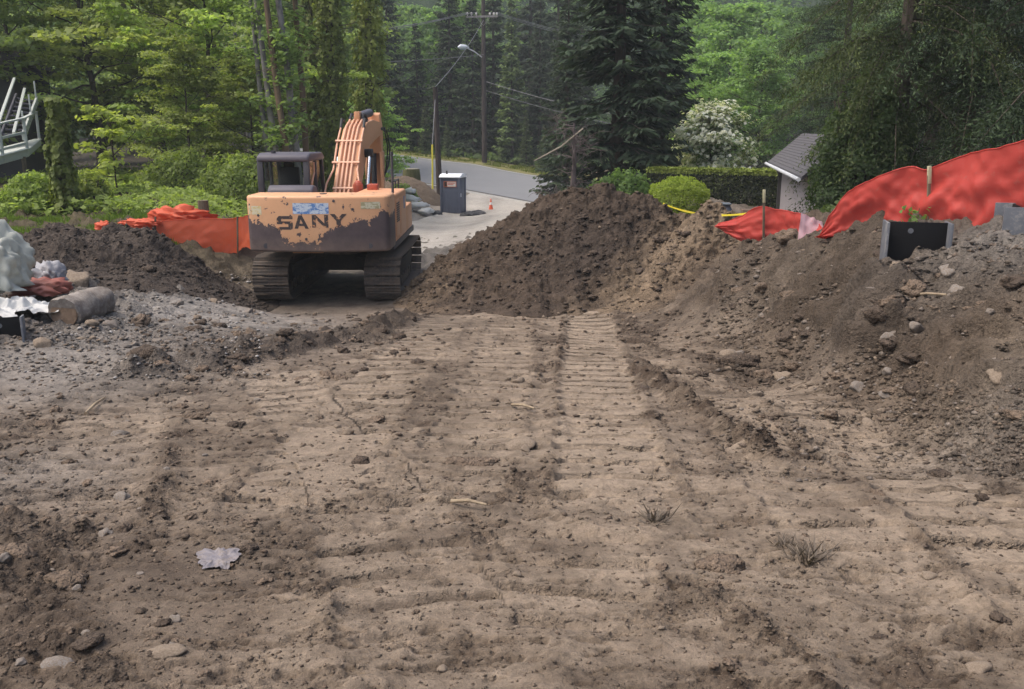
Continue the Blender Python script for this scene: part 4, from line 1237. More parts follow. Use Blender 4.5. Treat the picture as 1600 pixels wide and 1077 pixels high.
def chipped():
    """orange paint worn away from the lower half down to dark primer, with a ragged edge"""
    m, nt, out = new_mat("chipped_orange_paint")
    tc = nt.nodes.new("ShaderNodeTexCoord"); sx = nt.nodes.new("ShaderNodeSeparateXYZ"); nt.links.new(tc.outputs['Object'], sx.inputs[0])
    xn = math_node(nt, 'MULTIPLY', math_node(nt, 'ADD', sx.outputs[0], 1.4), 1 / 2.8, clamp=True)
    pts = [(75, 1.69), (190, 1.67), (235, 1.58), (262, 1.40), (300, 1.27), (462, 1.29), (488, 1.55), (515, 1.62), (600, 1.58), (650, 1.76), (715, 1.70), (780, 1.88), (812, 1.80)]
    rp = ramp(nt, xn, [((( xc - 442) / 270 + 1.4) / 2.8, (z - 1.0) / 1.4) for xc, z in pts])
    n1 = noise_fac(nt, 5.5, 5, .7); n2 = noise_fac(nt, 22, 4, .7); n3 = noise_fac(nt, 2.0, 3, .6)
    zz = math_node(nt, 'MULTIPLY', math_node(nt, 'SUBTRACT', sx.outputs[2], 1.0), 1 / 1.4)
    d = math_node(nt, 'SUBTRACT', zz, rp)
    d = math_node(nt, 'ADD', d, math_node(nt, 'MULTIPLY', math_node(nt, 'SUBTRACT', n1, 0.5), 0.42))
    d = math_node(nt, 'ADD', d, math_node(nt, 'MULTIPLY', math_node(nt, 'SUBTRACT', n2, 0.5), 0.12))
    k = ramp(nt, math_node(nt, 'ADD', d, 0.5), [(0.492, 1.0), (0.508, 0.0)])
    # chips and dots in the surviving paint
    chips = ramp(nt, n1, [(.375, 1.0), (.39, 0.0)])
    k = math_node(nt, 'MAXIMUM', k, chips)
    paint = mix_col(nt, n3, (0.58, 0.30, 0.15), (0.70, 0.41, 0.235))
    paint = mix_col(nt, math_node(nt, 'MULTIPLY', ramp(nt, n2, [(0.55, 0), (0.75, 1)]), 0.25), paint, (0.32, 0.19, 0.12))
    prim = mix_col(nt, n1, (0.045, 0.035, 0.04), (0.13, 0.095, 0.095))
    low = ramp(nt, zz, [(0.06, 1.0), (0.30, 0.0)])
    prim = mix_col(nt, math_node(nt, 'MULTIPLY', low, n1), prim, (0.26, 0.19, 0.145))
    c = mix_col(nt, k, paint, prim)
    principled(nt, out, c, math_node(nt, 'ADD', math_node(nt, 'MULTIPLY', k, 0.15), 0.5), 0, bump(nt, math_node(nt, 'SUBTRACT', 1.0, k), 0.3, 0.004), 0.4)
    return m
CHIPPED = chipped()

ex = thing('excavator', 'worn orange crawler excavator parked facing away beside the soil mound', 'excavator', (EXX, EXY, EXZ + 0.0))
# tracks
def track_path(s, half=1.72, r=0.415):
    Ls = 2 * half; La = math.pi * r
    P_ = 2 * Ls + 2 * La
    s = s % P_
    if s < Ls: return -half + s, r * 2, 0, 0          # top, going forward
    s -= Ls
    if s < La:
        a = s / r; return half + r * math.sin(a), r + r * math.cos(a), a, 1
    s -= La
    if s < Ls: return half - s, 0.0, math.pi, 2
    s -= Ls
    a = math.pi + s / r
    return -half + r * math.sin(a), r + r * math.cos(a), a, 3
TP = 4 * 1.72 + 2 * math.pi * 0.415
def shoe_mesh():
    mb = MB()
    w = 0.36
    mb.box(-w, w, -0.085, 0.085, 0.0, 0.018)
    for yy, hh in ((-0.065, .038), (0.0, .032), (0.065, .032)):
        mb.prism([(yy - .012, .016), (yy + .012, .016), (yy + .006, hh), (yy - .006, hh)], -w, w, 'x')
    return mb
shoe_src = None
for sx_ in (-1.12, 1.12):
    mb = MB()     # side frame: long box with shaped ends
    prof = [(-1.5, .24), (1.5, .24), (1.62, .36), (1.55, .58), (1.2, .66), (-1.2, .66), (-1.6, .60), (-1.66, .36)]
    mb.prism(prof, sx_ - .17, sx_ + .17, 'x')
    mb.box(sx_ - .21, sx_ + .21, -1.0, 1.0, .50, .64)
    tr = mb.build('track', TRACKIN, ex, bevel=.015)
    n = 50
    for i in range(n):
        yy, zz, a, seg_ = track_path((i + .5) * TP / n)
        if shoe_src is None:
            shoe_src = shoe_mesh().build('shoe', STEEL_MUD, tr); o = shoe_src
        else:
            o = shoe_src.copy(); COL.objects.link(o); o.parent = tr
        sag = 0.0
        if seg_ == 0: sag = -0.03 * math.cos(yy / 1.72 * math.pi / 2)
        o.location = (sx_, yy, zz + .035 + sag); o.rotation_euler = (-a, 0, 0)
    for yy, nm, r in ((-1.72, 'sprocket', .36), (1.72, 'idler', .37)):
        mb = MB()
        if nm == 'sprocket':
            poly = []
            for k in range(42):
                rr = r if k % 2 else r - .06
                poly.append((yy + rr * math.cos(2 * math.pi * k / 42), .45 + rr * math.sin(2 * math.pi * k / 42)))
            mb.prism(poly, sx_ - .05, sx_ + .05, 'x')
            mb.tube([(sx_ - .22, yy, .45), (sx_ + .22, yy, .45)], .22, 20)
        else:
            mb.tube([(sx_ - .07, yy, .45), (sx_ + .07, yy, .45)], r, 28)
            mb.tube([(sx_ - .15, yy, .45), (sx_ + .15, yy, .45)], .13, 16)
        mb.build(nm, STEEL_MUD, tr, bevel=.008)
    for k in range(8):
        yy = -1.28 + k * .366
        mb = MB(); mb.tube([(sx_ - .2, yy, .19), (sx_ - .09, yy, .19), (sx_ - .09, yy, .155), (sx_ + .09, yy, .155), (sx_ + .09, yy, .19), (sx_ + .2, yy, .19)], [.115, .115, .085, .085, .115, .115], 14)
        mb.build('roller', STEEL_MUD, tr)
    for k in (-.6, .6):
        mb = MB(); mb.tube([(sx_ - .12, k, .74), (sx_ + .12, k, .74)], .07, 12); mb.build('carrier_roller', STEEL_MUD, tr)
    for k in (-.09, .09):       # link chain, inside the shoes
        mb = MB()
        for i in range(n):
            yy, zz, a, _s = track_path((i + .5) * TP / n); y2, z2, a2, _s = track_path((i + 1.5) * TP / n)
            p0 = Vector((sx_ + k, yy - math.sin(a) * .03, zz + .035 - math.cos(a) * .03)); p1 = Vector((sx_ + k, y2 - math.sin(a2) * .03, z2 + .035 - math.cos(a2) * .03))
            mb.bar(p0, p1, .035, .08, (1, 0, 0))
        mb.build('link_chain', TRACKIN, tr)
mb = MB()
mb.prism([(-.62, .42), (.62, .42), (.5, .78), (-.5, .78)], -.55, .55, 'x')
for s in (-1, 1):
    for t in (-1, 1):
        mb.bar((s * .4, t * .35, .60), (s * 1.0, t * 1.05, .46), .34, .24)
mb.build('undercarriage_frame', TRACKIN, ex, bevel=.02)
mb = MB(); mb.tube([(0, 0, .76), (0, 0, 1.0)], .62, 36); mb.build('swing_ring', STEEL_MUD, ex)
# counterweight: rounded plan, slightly bowed rear
plan = []
for a in np.linspace(0, 1, 15):
    x = -1.22 + 2.44 * a
    plan.append((x, -2.80 + 0.20 * (abs(x) / 1.36) ** 2.4))
right_c = [(1.22 + .15 * math.sin(t), -2.47 - .175 * math.cos(t)) for t in np.linspace(.35, math.pi / 2, 6)]
plan = plan[:-1] + [(1.22, -2.645)] + right_c + [(1.37, -1.72), (-1.37, -1.72)] + [(-x, y) for x, y in right_c][::-1]
mb = MB(); mb.prism(plan, 1.10, 2.17, 'z')
cw = mb.build('counterweight', CHIPPED, ex, bevel=.055, seg=4)
def rear_y0(x): return -2.80 + 0.20 * (abs(x) / 1.36) ** 2.4
mb = MB()
mb.tube([(.05, -2.25, 2.165), (.05, -2.25, 2.185)], .07, 14)
mb.build('lifting_plug', DARKP, cw)
for x in (-1.0, 1.0):
    mb = MB(); mb.tube([(x, rear_y0(x) - .004, 1.22), (x, rear_y0(x) + .03, 1.22)], .05, 14); mb.build('bolt_cap', DARKP, cw)
for x, z in ((-1.12, 1.80), (.70, 1.92), (.35, 2.08), (-.2, 1.36)):
    mb = MB(); mb.tube([(x, rear_y0(x) - .006, z), (x, rear_y0(x) + .03, z)], .026, 10); mb.build('bolt', DARKP, cw)
# lettering: worn block letters, 3 mm proud of the paint
LET, _nt, _o = new_mat("lettering_black")
_wn = noise_fac(_nt, 9, 5, .75); _c = mix_col(_nt, ramp(_nt, _wn, [(.56, 0), (.60, 1)]), (.05, .038, .038), (.60, .29, .13)); principled(_nt, _o, _c, .7)
def rear_y(x): return -2.80 + 0.20 * (abs(x) / 1.36) ** 2.4
def letter(name, polys, x0, x1, z0, z1, mat, th=.004):
    mb = MB()
    for poly in polys:
        n = len(poly)
        pts = [(x0 + u * (x1 - x0), z0 + v * (z1 - z0)) for u, v in poly]
        vv = [(x, rear_y(x) - th, z) for x, z in pts] + [(x, rear_y(x) + .03, z) for x, z in pts]
        mb.add(vv, [tuple(range(n)), tuple(range(n, 2 * n))[::-1]] + [(i, n + i, n + (i + 1) % n, (i + 1) % n) for i in range(n)])
    return mb.build(name, mat, cw)
def zc(yc): return 2.17 - (yc - 452) * .0036
def xc(x): return (x - 442) / 270.0
S_ = [[(0, .8), (.15, 1), (1, 1), (1, .78), (.28, .78), (.28, .62), (0, .62)], [(0, .62), (.28, .62), (.28, .61), (.9, .61), (1, .5), (1, .40), (0, .40)], [(.72, .40), (1, .40), (1, .12), (.88, 0), (0, 0), (0, .2), (.72, .2)]]
A_ = [[(0, 0), (.25, 0), (.55, 1), (.32, 1)], [(.55, 1), (.32, 1), (.42, .8), (.76, 0), (1, 0)], [(.22, .2), (.72, .2), (.66, .38), (.28, .38)]]
N_ = [[(0, 0), (.24, 0), (.24, 1), (0, 1)], [(.76, 0), (1, 0), (1, 1), (.76, 1)], [(.24, 1), (.24, .68), (.76, 0), (.76, .32)]]
Y_L = [[(0, 1), (.28, 1), (.5, .68), (.72, 1), (1, 1), (.63, .45), (.63, 0), (.37, 0), (.37, .45)]]
letter('letter_s', S_, xc(238), xc(322), zc(628), zc(556), LET)
letter('letter_a', A_, xc(330), xc(404), zc(622), zc(552), LET)
letter('letter_n', N_, xc(422), xc(505), zc(616), zc(550), LET)
letter('letter_y', Y_L, xc(515), xc(600), zc(612), zc(545), LET)
def sticker(name, col1, col2, x0, x1, z0, z1, scale):
    m, nt, out = new_mat(name + "_print")
    n = noise_fac(nt, scale, 4, .7, stretch=(1, 1, 2.2))
    c = ramp(nt, n, [(.44, col1), (.50, col2), (.60, col2), (.66, col1)])
    principled(nt, out, c, .55)
    mb = MB()
    xs = np.linspace(x0, x1, 8); n_ = len(xs)
    v = [(x, rear_y(x) - .003, z) for z in (z0, z1) for x in xs] + [(x, rear_y(x) + .02, z) for z in (z0, z1) for x in xs]
    f = [(i, i + 1, n_ + i + 1, n_ + i) for i in range(n_ - 1)] + [(2 * n_ + i, 3 * n_ + i, 3 * n_ + i + 1, 2 * n_ + i + 1) for i in range(n_ - 1)]
    mb.add(v, f); return mb.build(name, m, cw)
s1 = sticker('sticker', (.10, .22, .48), (.55, .62, .70), xc(326), xc(510), zc(545), zc(488), 9); s1['label'] = 'blue and white torn sticker'
s2 = sticker('sticker', (.60, .46, .20), (.62, .56, .40), xc(88), xc(158), zc(552), zc(506), 9); s2['label'] = 'pale yellow sticker'
s3 = sticker('sticker', (.40, .36, .20), (.62, .58, .42), xc(672), xc(768), zc(520), zc(484), 9); s3['label'] = 'greenish faded sticker'
# house
mb = MB(); mb.box(-1.33, 1.33, -1.75, 1.95, 1.0, 1.14); mb.build('deck_frame', DARKP, ex, bevel=.02)
mb = MB(); mb.box(.46, 1.36, -1.716, .25, 1.145, 2.12); side_r = mb.build('engine_cover', ORANGE, ex, bevel=.05, seg=3)
mb = MB()
for y0, y1 in ((-1.62, -.98), (-.92, -.30)): mb.box(1.358, 1.372, y0, y1, 1.26, 2.0)
mb.build('side_door', ORANGE, side_r, bevel=.006)
mb = MB()
for k in range(9): mb.box(1.37, 1.382, -1.52, -1.08, 1.55 + k * .045, 1.575 + k * .045)
mb.build('louvre', DARKP, side_r)
mb = MB(); mb.box(1.359, 1.375, -.24, -.12, 1.72, 1.98); mb.build('side_tag', flat('side_tag_blue', (.16, .25, .42), .5, .5, 20), side_r)
mb = MB(); mb.box(.52, 1.34, .255, 1.55, 1.145, 1.72); mb.build('tool_box', ORANGE, ex, bevel=.04)
mb = MB(); mb.box(-1.36, .455, -1.716, -1.16, 1.145, 2.06); mb.build('pump_cover', ORANGE, ex, bevel=.04)
mb = MB(); mb.prism([(-1.70, 2.06), (-1.18, 2.06), (-1.25, 2.27), (-1.52, 2.30), (-1.66, 2.22)], -1.20, -.28, 'x'); mb.build('exhaust_hood', HOODP, ex, bevel=.045, seg=3)
mb = MB(); mb.prism([(-1.15, 1.8), (.1, 1.8), (.1, 2.0), (-1.15, 2.04)], -.36, .44, 'x'); mb.build('centre_cover', DARKP, ex, bevel=.03)
mb = MB(); mb.tube([(1.27, -1.25, 2.1), (1.27, -1.25, 2.92)], .026, 8); mb.tube([(1.27, -1.25, 2.88), (1.27, -1.25, 2.95)], .034, 8); mb.build('mirror_post', DARKP, ex)
mb = MB(); mb.tube([(1.05, .3, 1.7), (1.05, .3, 2.25), (1.05, 1.45, 2.25), (1.05, 1.45, 1.7)], .02, 6); mb.tube([(1.05, .9, 1.7), (1.05, .9, 2.25)], .018, 6); mb.build('handrail', DARKP, ex)
RED = worn("red_fitting", (.42, .09, .05), (.2, .12, .08), .3, .5, 5)
mb = MB(); mb.tube([(.34, .05, 2.0), (.34, .05, 2.22)], .11, 12); mb.tube([(.34, .05, 2.22), (.34, .05, 2.30)], [.10, .05], 12); mb.box(.60, .82, -.35, -.1, 2.1, 2.24); mb.build('fuel_filler', RED, ex, bevel=.01)
# cab
cx0, cx1, cy0, cy1, cz0, cz1 = -1.52, -.46, -1.12, .62, 1.145, 2.90
mb = MB(); mb.box(cx0, cx1, cy0, cy1, cz0, 1.95); mb.build('cab_body', DARKP, ex, bevel=.05, seg=3)
def pillar(a, b, w):
    m_ = MB(); m_.bar(a, b, w, w, (0, 1, 0)); m_.build('cab_pillar', DARKP, ex, bevel=.012)
for x in (cx0 + .05, cx1 - .06):
    pillar((x, cy0 + .06, 1.9), (x, cy0 + .07, 2.8), .12)
    pillar((x, cy1 - .05, 1.9), (x, cy1 - .25, 2.8), .08)
    pillar((x, -.25, 1.9), (x, -.25, 2.8), .07)
mb = MB(); mb.box(cx0 + .11, cx1 - .12, cy0 + .02, cy0 + .10, 1.93, 2.08); mb.build('window_sill', DARKP, ex, bevel=.012)
mb = MB(); mb.prism([(cy0 - .02, 2.74), (cy1 - .16, 2.74), (cy1 - .20, 2.86), (cy1 - .4, 2.91), (cy0 + .2, 2.92), (cy0 + .0, 2.86)], cx0 - .01, cx1 + .01, 'x'); rf = mb.build('cab_roof', HOODP, ex, bevel=.05, seg=3)
mb = MB(); mb.tube([(cx0 + .3, cy0 + .2, 2.9), (cx0 + .3, cy0 + .2, 2.96)], .05, 10); mb.build('roof_light', DARKP, rf)
def pane(name, v):
    mb = MB(); mb.add(v, [(0, 1, 2, 3)]); return mb.build(name, GLASS, ex)
pane('rear_window', [(cx0 + .11, cy0 + .06, 2.08), (cx1 - .12, cy0 + .06, 2.08), (cx1 - .12, cy0 + .07, 2.75), (cx0 + .11, cy0 + .07, 2.75)])
pane('front_window', [(cx0 + .1, cy1 - .05, 1.95), (cx1 - .1, cy1 - .05, 1.95), (cx1 - .1, cy1 - .25, 2.75), (cx0 + .1, cy1 - .25, 2.75)])
for x in (cx0 + .05, cx1 - .06):
    pane('side_window', [(x, cy0 + .12, 1.95), (x, -.29, 1.95), (x, -.29, 2.75), (x, cy0 + .12, 2.75)])
    pane('side_window', [(x, -.21, 1.95), (x, cy1 - .1, 1.95), (x, cy1 - .28, 2.75), (x, -.21, 2.75)])
mb = MB(); mb.box(-1.22, -.76, -.55, .0, 1.96, 2.08); mb.prism([(-.62, 2.0), (-.48, 2.0), (-.56, 2.62), (-.66, 2.62)], -1.2, -.78, 'x'); mb.box(-1.1, -.88, -.66, -.57, 2.6, 2.72); mb.build('operator_seat', RUBBER, ex, bevel=.03)
mb = MB(); mb.tube([(cx1 - .03, -.9, 1.98), (cx1 + .0, -.9, 2.3), (cx1 + .0, -.62, 2.5), (cx1 + .0, -.62, 2.72)], .018, 6); mb.build('grab_handle', PIPE_PAINT, ex)
mb = MB(); mb.box(cx0 - .16, cx0 - .12, .0, .22, 2.3, 2.72); mb.bar((cx0, .3, 2.6), (cx0 - .14, .11, 2.6), .03, .03); mb.build('wing_mirror', DARKP, ex)
# boom
top = [(.10, 1.98), (.75, 2.62), (1.25, 3.08), (1.75, 3.40), (2.3, 3.56), (3.2, 3.62), (4.7, 3.56)]
bot = [(4.75, 3.28), (3.3, 3.10), (2.5, 2.98), (1.95, 2.76), (1.35, 2.30), (.45, 1.66), (.2, 1.62), (.05, 1.78)]
mb = MB(); mb.prism(top + bot, -.25, .25, 'x'); boom = mb.build('boom', ORANGE, ex, bevel=.02)
mb = MB()
for s in (-1, 1): mb.box(s * .30 - .05, s * .30 + .05, .0, .5, 1.14, 1.98)
mb.build('boom_bracket', ORANGE, ex, bevel=.02)
def along(off):
    out = []
    for i, (y, z) in enumerate(top[:5]):
        a = top[max(0, i - 1)]; b = top[min(len(top) - 1, i + 1)]
        ty, tz = b[0] - a[0], b[1] - a[1]; L = math.hypot(ty, tz)
        out.append((y - tz / L * off, z + ty / L * off))
    return out
for x in (-.17, -.075, .02, .115):
    pp = along(.05); mb = MB(); mb.tube([(x, y, z) for y, z in pp], .026, 8); pipe = mb.build('hydraulic_pipe', PIPE_PAINT, boom)
    e = pp[-1]; mb = MB(); mb.tube([(x, e[0], e[1]), (x, e[0] + .22, e[1] + .13), (x, e[0] + .5, e[1] + .12), (x, e[0] + .8, e[1] - .02)], .036, 8); mb.build('hydraulic_hose', RUBBER, boom)
for x, kx in ((-.30, -.40), (.24, .32)):
    pp = along(.02); mb = MB()
    mb.tube([(kx, -.05, 1.95), (kx, .30, 2.22), (x, .62, 2.50)] + [(x, y, z) for y, z in pp[2:4]], .022, 8); mb.build('hydraulic_pipe', PIPE_PAINT, boom)
    e = pp[3]; mb = MB(); mb.tube([(x, e[0], e[1]), (x, e[0] + .18, e[1] + .20), (x, e[0] + .45, e[1] + .16)], .034, 8); mb.build('hydraulic_hose', RUBBER, boom)
for i in (1, 2):
    y, z = along(.06)[i]; mb = MB(); mb.bar((-.34, y, z), (.28, y, z), .05, .03, (0, -.6, .8)); mb.build('pipe_clamp', PIPE_PAINT, boom)
y, z = along(.06)[0]
mb = MB(); mb.bar((-.24, y + .1, z + .1), (.2, y + .1, z + .1), .05, .035, (0, -.6, .8)); mb.build('pipe_clamp', PIPE_PAINT, boom)
for s in (-1, 1):
    mb = MB(); mb.tube([(s * .36, .62, 1.25), (s * .36, 1.22, 2.1)], .075, 14); cyl = mb.build('boom_cylinder', DARKP, ex)
    mb = MB(); mb.tube([(s * .36, 1.2, 2.08), (s * .36, 1.68, 2.80)], .046, 14); mb.build('rod', CHROME, cyl)
    mb = MB(); mb.tube([(s * .22, 1.70, 2.84), (s * .44, 1.70, 2.84)], .10, 14); mb.box(s * .36 - .06, s * .36 + .06, 1.6, 1.8, 2.78, 2.94); mb.build('rod_end', RUBBER, cyl, bevel=.01)
# stick, its cylinder, linkage and bucket
mb = MB(); mb.tube([(.0, 2.45, 3.68), (.0, 4.2, 3.80)], .105, 14); ac = mb.build('stick_cylinder', HOODP, ex)
mb = MB(); mb.tube([(0, 4.15, 3.795), (0, 4.66, 3.80)], .05, 12); mb.build('rod', CHROME, ac)
mb = MB(); mb.box(-.07, .07, 2.25, 2.55, 3.54, 3.80); mb.build('cylinder_bracket', ORANGE, ac, bevel=.02)
mb = MB(); mb.prism([(4.55, 3.76), (4.75, 3.82), (5.05, 3.50), (5.12, 3.2), (5.02, 2.75), (4.72, 2.75), (4.52, 3.3)], -.21, .21, 'x')
for s in (-1, 1): mb.prism([(4.70, 2.80), (5.03, 2.80), (4.90, 1.1), (4.76, 1.1)], s * .20 - .045, s * .20 + .045, 'x')
mb.prism([(4.95, 2.9), (5.03, 2.9), (4.92, 1.2), (4.86, 1.2)], -.16, .16, 'x')
stick = mb.build('stick', ORANGE, ex, bevel=.018)
mb = MB(); mb.tube([(0, 4.72, 2.75), (0, 4.66, 1.95)], .07, 12); bc = mb.build('bucket_cylinder', RUBBER, ex)
mb = MB(); mb.tube([(0, 4.67, 2.0), (0, 4.6, 1.35)], .04, 10); mb.build('rod', CHROME, bc)
for s, k in ((.30, 0), (.36, .08)):
    mb = MB(); mb.tube([(.2, 4.3 + k, 3.4), (s, 4.75, 3.42 - k), (s + .05, 4.95, 2.9), (s, 4.9, 2.35 + k), (.22, 4.85, 2.1)], .022, 8); mb.build('hydraulic_hose', RUBBER, stick)
mb = MB()
bp = [(4.75, 1.1), (4.95, 1.15), (5.05, .85), (4.95, .45), (4.65, .22), (4.2, .18), (3.95, .32), (4.05, .30), (4.25, .27), (4.62, .32), (4.85, .52), (4.92, .8)]
mb.prism(bp, -.5, .5, 'x')
for s in (-.5, .48): mb.prism([(4.75, 1.1), (5.0, .9), (4.95, .45), (4.65, .22), (4.05, .24), (4.3, .7)], s, s + .02, 'x')
bk = mb.build('bucket', STEEL_MUD, ex)
mb = MB()
for k in range(5): mb.prism([(3.98, .34), (4.05, .26), (3.78, .26)], -.45 + k * .2, -.37 + k * .2, 'x')
mb.build('bucket_tooth', STEEL_MUD, bk)
# rear step plate and the orange belly panel seen below the counterweight
mb = MB(); mb.box(-.75, -.12, -1.7, -1.66, .94, 1.06); mb.build('belly_panel', ORANGE, ex, bevel=.01)

# ------------------------------------------------------------------ portable toilet
TG = worn("toilet_grey", (0.11, 0.125, 0.175), (0.20, 0.19, 0.18), .15, .5, 2, vary=.12); TW = worn("toilet_roof", (.74, .77, .82), (.5, .48, .45), .1, .45, 3, vary=.06)
x, y = Pxy(708.5, 50, 330)
pt = thing('portable_toilet', 'grey portable toilet with a white roof beside the driveway', 'toilet', (x, y, G1(x, y) - .02), R(-14))
mb = MB(); mb.box(-.58, .58, -.58, .58, .0, .12); mb.box(-.62, .62, -.62, -.5, .0, .08); mb.build('base', DARKP, pt, bevel=.02)
mb = MB(); mb.box(-.52, .52, -.52, .52, .12, 2.05); bd = mb.build('body', TG, pt, bevel=.03)
mb = MB()
for sx_ in (-.53, .53):
    for sy_ in (-.53, .53): mb.box(sx_ - .05, sx_ + .05, sy_ - .05, sy_ + .05, .12, 2.05)
mb.build('corner_post', TG, pt, bevel=.02)
mb = MB()
for k in range(5): mb.box(-.42 + k * .19, -.36 + k * .19, -.535, -.52, .2, 1.35)
mb.build('rib', TG, bd)
mb = MB(); mb.box(.521, .54, -.42, .42, .16, 1.95); dr = mb.build('door', TG, pt, bevel=.01)
mb = MB(); mb.box(.54, .57, -.36, -.30, 1.0, 1.2); mb.build('handle', TW, dr)
mb = MB(); mb.prism([(-.62, 2.05), (.62, 2.05), (.60, 2.12), (.35, 2.24), (0, 2.27), (-.35, 2.24), (-.60, 2.12)], -.62, .62, 'x'); rf = mb.build('roof', TW, pt, bevel=.02)
mb = MB(); mb.tube([(-.25, -.3, 2.15), (-.25, -.3, 2.42)], .05, 10); mb.build('vent_pipe', DARKP, rf)
mb = MB(); mb.box(-.36, .36, -.552, -.535, 1.55, 1.86); sg = mb.build('sign', flat('sign_orange', (.62, .16, .07), .5, .1), pt)
mb = MB(); mb.box(-.15, .33, -.557, -.552, 1.58, 1.83); mb.build('sign_panel', flat('sign_white', (.75, .70, .66), .5, .05), sg)
mb = MB(); mb.box(-.33, -.18, -.557, -.552, 1.58, 1.83)
mb.build('sign_mark', flat('sign_dark', (.05, .03, .03), .5, .1), sg)
mb = MB(); mb.box(-.12, .28, -.560, -.5571, 1.74, 1.79); mb.box(-.12, .20, -.560, -.5571, 1.66, 1.70); mb.build('sign_line', flat('sign_red', (.6, .12, .06), .5, .1), sg)

# ------------------------------------------------------------------ traffic cone
x, y = Pxy(767, 51, 322)
cn = thing('traffic_cone', 'orange traffic cone with a white band near the driveway edge', 'cone', (x, y, G1(x, y)))
CO = worn('cone_orange', (.75, .13, .06), (.3, .2, .15), .15, .5, 5)
mb = MB(); mb.box(-.2, .2, -.2, .2, 0, .04); mb.build('base', CO, cn, bevel=.01)
mb = MB(); mb.tube([(0, 0, .04), (0, 0, .36)], [.14, .08], 16); mb.tube([(0, 0, .50), (0, 0, .70)], [.055, .025], 16); mb.build('body', CO, cn)
mb = MB(); mb.tube([(0, 0, .36), (0, 0, .50)], [.085, .06], 16); mb.build('band', flat('cone_band', (.8, .75, .72), .4, .1), cn)

# ------------------------------------------------------------------ poles and wires
bx, by = Pxy(757, 80, 255)
gz0 = G1(bx, by)
up = thing('utility_pole', 'tall dark utility pole with a crossarm and street lamp', 'utility pole', (bx, by, gz0))
mb = MB(); mb.tube([(0, 0, -.5), (0, 0, 8), (0, 0, 17.5)], [.24, .20, .15], 14); mb.build('pole', POLE_WOOD, up)
armz = P(757, 27, 80).z - gz0
mb = MB(); mb.bar((-1.45, -.2, armz), (1.25, -.2, armz + .05), .14, .16); mb.bar((-.6, -.2, armz), (0, -.16, armz - .7), .04, .05); mb.bar((.6, -.2, armz), (0, -.16, armz - .7), .04, .05)
arm = mb.build('crossarm', WOOD_GREY, up)
INS = flat('insulator', (.55, .53, .50), .3, .2)
for k in (-1.35, -1.0, -.6, .55, .9, 1.15):
    mb = MB(); mb.tube([(k, -.2, armz + .08), (k, -.2, armz + .16), (k, -.2, armz + .20), (k, -.2, armz + .36)], [.03, .03, .10, .07], 10); mb.build('insulator', INS, arm)
lz = P(757, 88, 80).z - gz0
mb = MB(); mb.tube([(-.15, -.2, lz - .1), (-.8, -.5, lz + .35), (-1.4, -.75, lz + .62)], .05, 8); la = mb.build('lamp_arm', flat('galvanised', (.5, .52, .55), .4, .1), up)
mb = MB(); mb.tube([(-1.25, -.7, lz + .62), (-1.5, -.8, lz + .70), (-1.95, -.95, lz + .70), (-2.15, -1.02, lz + .64)], [.08, .17, .20, .07], 12); mb.build('lamp_head', flat('lamp_head_paint', (.62, .66, .70), .35, .08), la)
mb = MB(); mb.tube([(-1.5, -.8, lz + .58), (-1.95, -.95, lz + .58)], [.13, .13], 10); mb.build('lamp_lens', flat('lamp_lens', (.35, .45, .5), .15, .1), la)
sx0, sy0 = Pxy(687, 57, 293)
gz1 = G1(sx0, sy0)
top2 = P(680, 136, 57)
sp = thing('short_utility_pole', 'short weathered pole behind the portable toilet with a yellow guard', 'utility pole', (sx0, sy0, gz1))
mb = MB(); mb.tube([(0, 0, -.4), (top2.x - sx0, 0, top2.z - gz1)], [.20, .15], 12); mb.build('pole', POLE_WOOD, sp)
YEL = worn('yellow_guard', (.62, .55, .06), (.3, .27, .1), .15, .5, 5)
ga = P(676, 296, 56); gb = P(675.5, 226, 56.3)
mb = MB(); mb.tube([ga - Vector((sx0, sy0, gz1)), gb - Vector((sx0, sy0, gz1))], .055, 8); mb.build('wire_guard', YEL, sp)
mb = MB(); mb.tube([gb - Vector((sx0, sy0, gz1)), (top2.x - sx0, -.1, top2.z - gz1 - .6)], .018, 5); mb.build('guy_wire', flat('guy_steel', (.4, .4, .42), .4, .1), sp)
WIRE = flat('wire_grey', (.16, .165, .17), .5, .1)
def wire(a, b, sag, r, label):
    mb = MB(); a, b = Vector(a), Vector(b)
    mb.tube([a.lerp(b, t) - Vector((0, 0, sag * 4 * t * (1 - t))) for t in np.linspace(0, 1, 14)], r, 5)
    o = mb.build('power_line', WIRE, None, smooth=True)
    return tag(o, label, 'power line', 'overhead lines')
pw = lambda k, dz: Vector((bx + k, by - .2, gz0 + armz + dz))
wire(pw(-1.35, .36), P(330, 55, 70), .8, .022, 'outermost overhead line running left from the crossarm')
wire(pw(-1.0, .36), P(330, 62, 72), .8, .022, 'second overhead line running left from the crossarm')
wire(pw(-.6, .36), P(330, 48, 74), .8, .022, 'innermost overhead line running left from the crossarm')
wire(pw(.55, .36), P(1150, 92, 95), .9, .022, 'innermost overhead line running right from the crossarm')
wire(pw(.9, .36), P(1150, 86, 93), .9, .022, 'middle overhead line running right from the crossarm')
wire(pw(1.15, .36), P(1150, 80, 91), .9, .022, 'outermost overhead line running right from the crossarm')
wire((bx, by - .3, gz0 + lz + .1), P(300, 92, 72), .5, .024, 'low cable running left from below the street lamp')
wire((bx, by - .25, gz0 + armz - .3), top2, .3, .022, 'slanting guy line from the tall pole to the short pole')
wire((bx + .2, by - .2, P(757, 128, 80).z), P(1150, 205, 72), .6, .026, 'low cable running right from the middle of the tall pole')
wire((bx + .2, by - .2, P(757, 142, 80).z), P(1150, 222, 74), .6, .022, 'lowest cable running right from the middle of the tall pole')
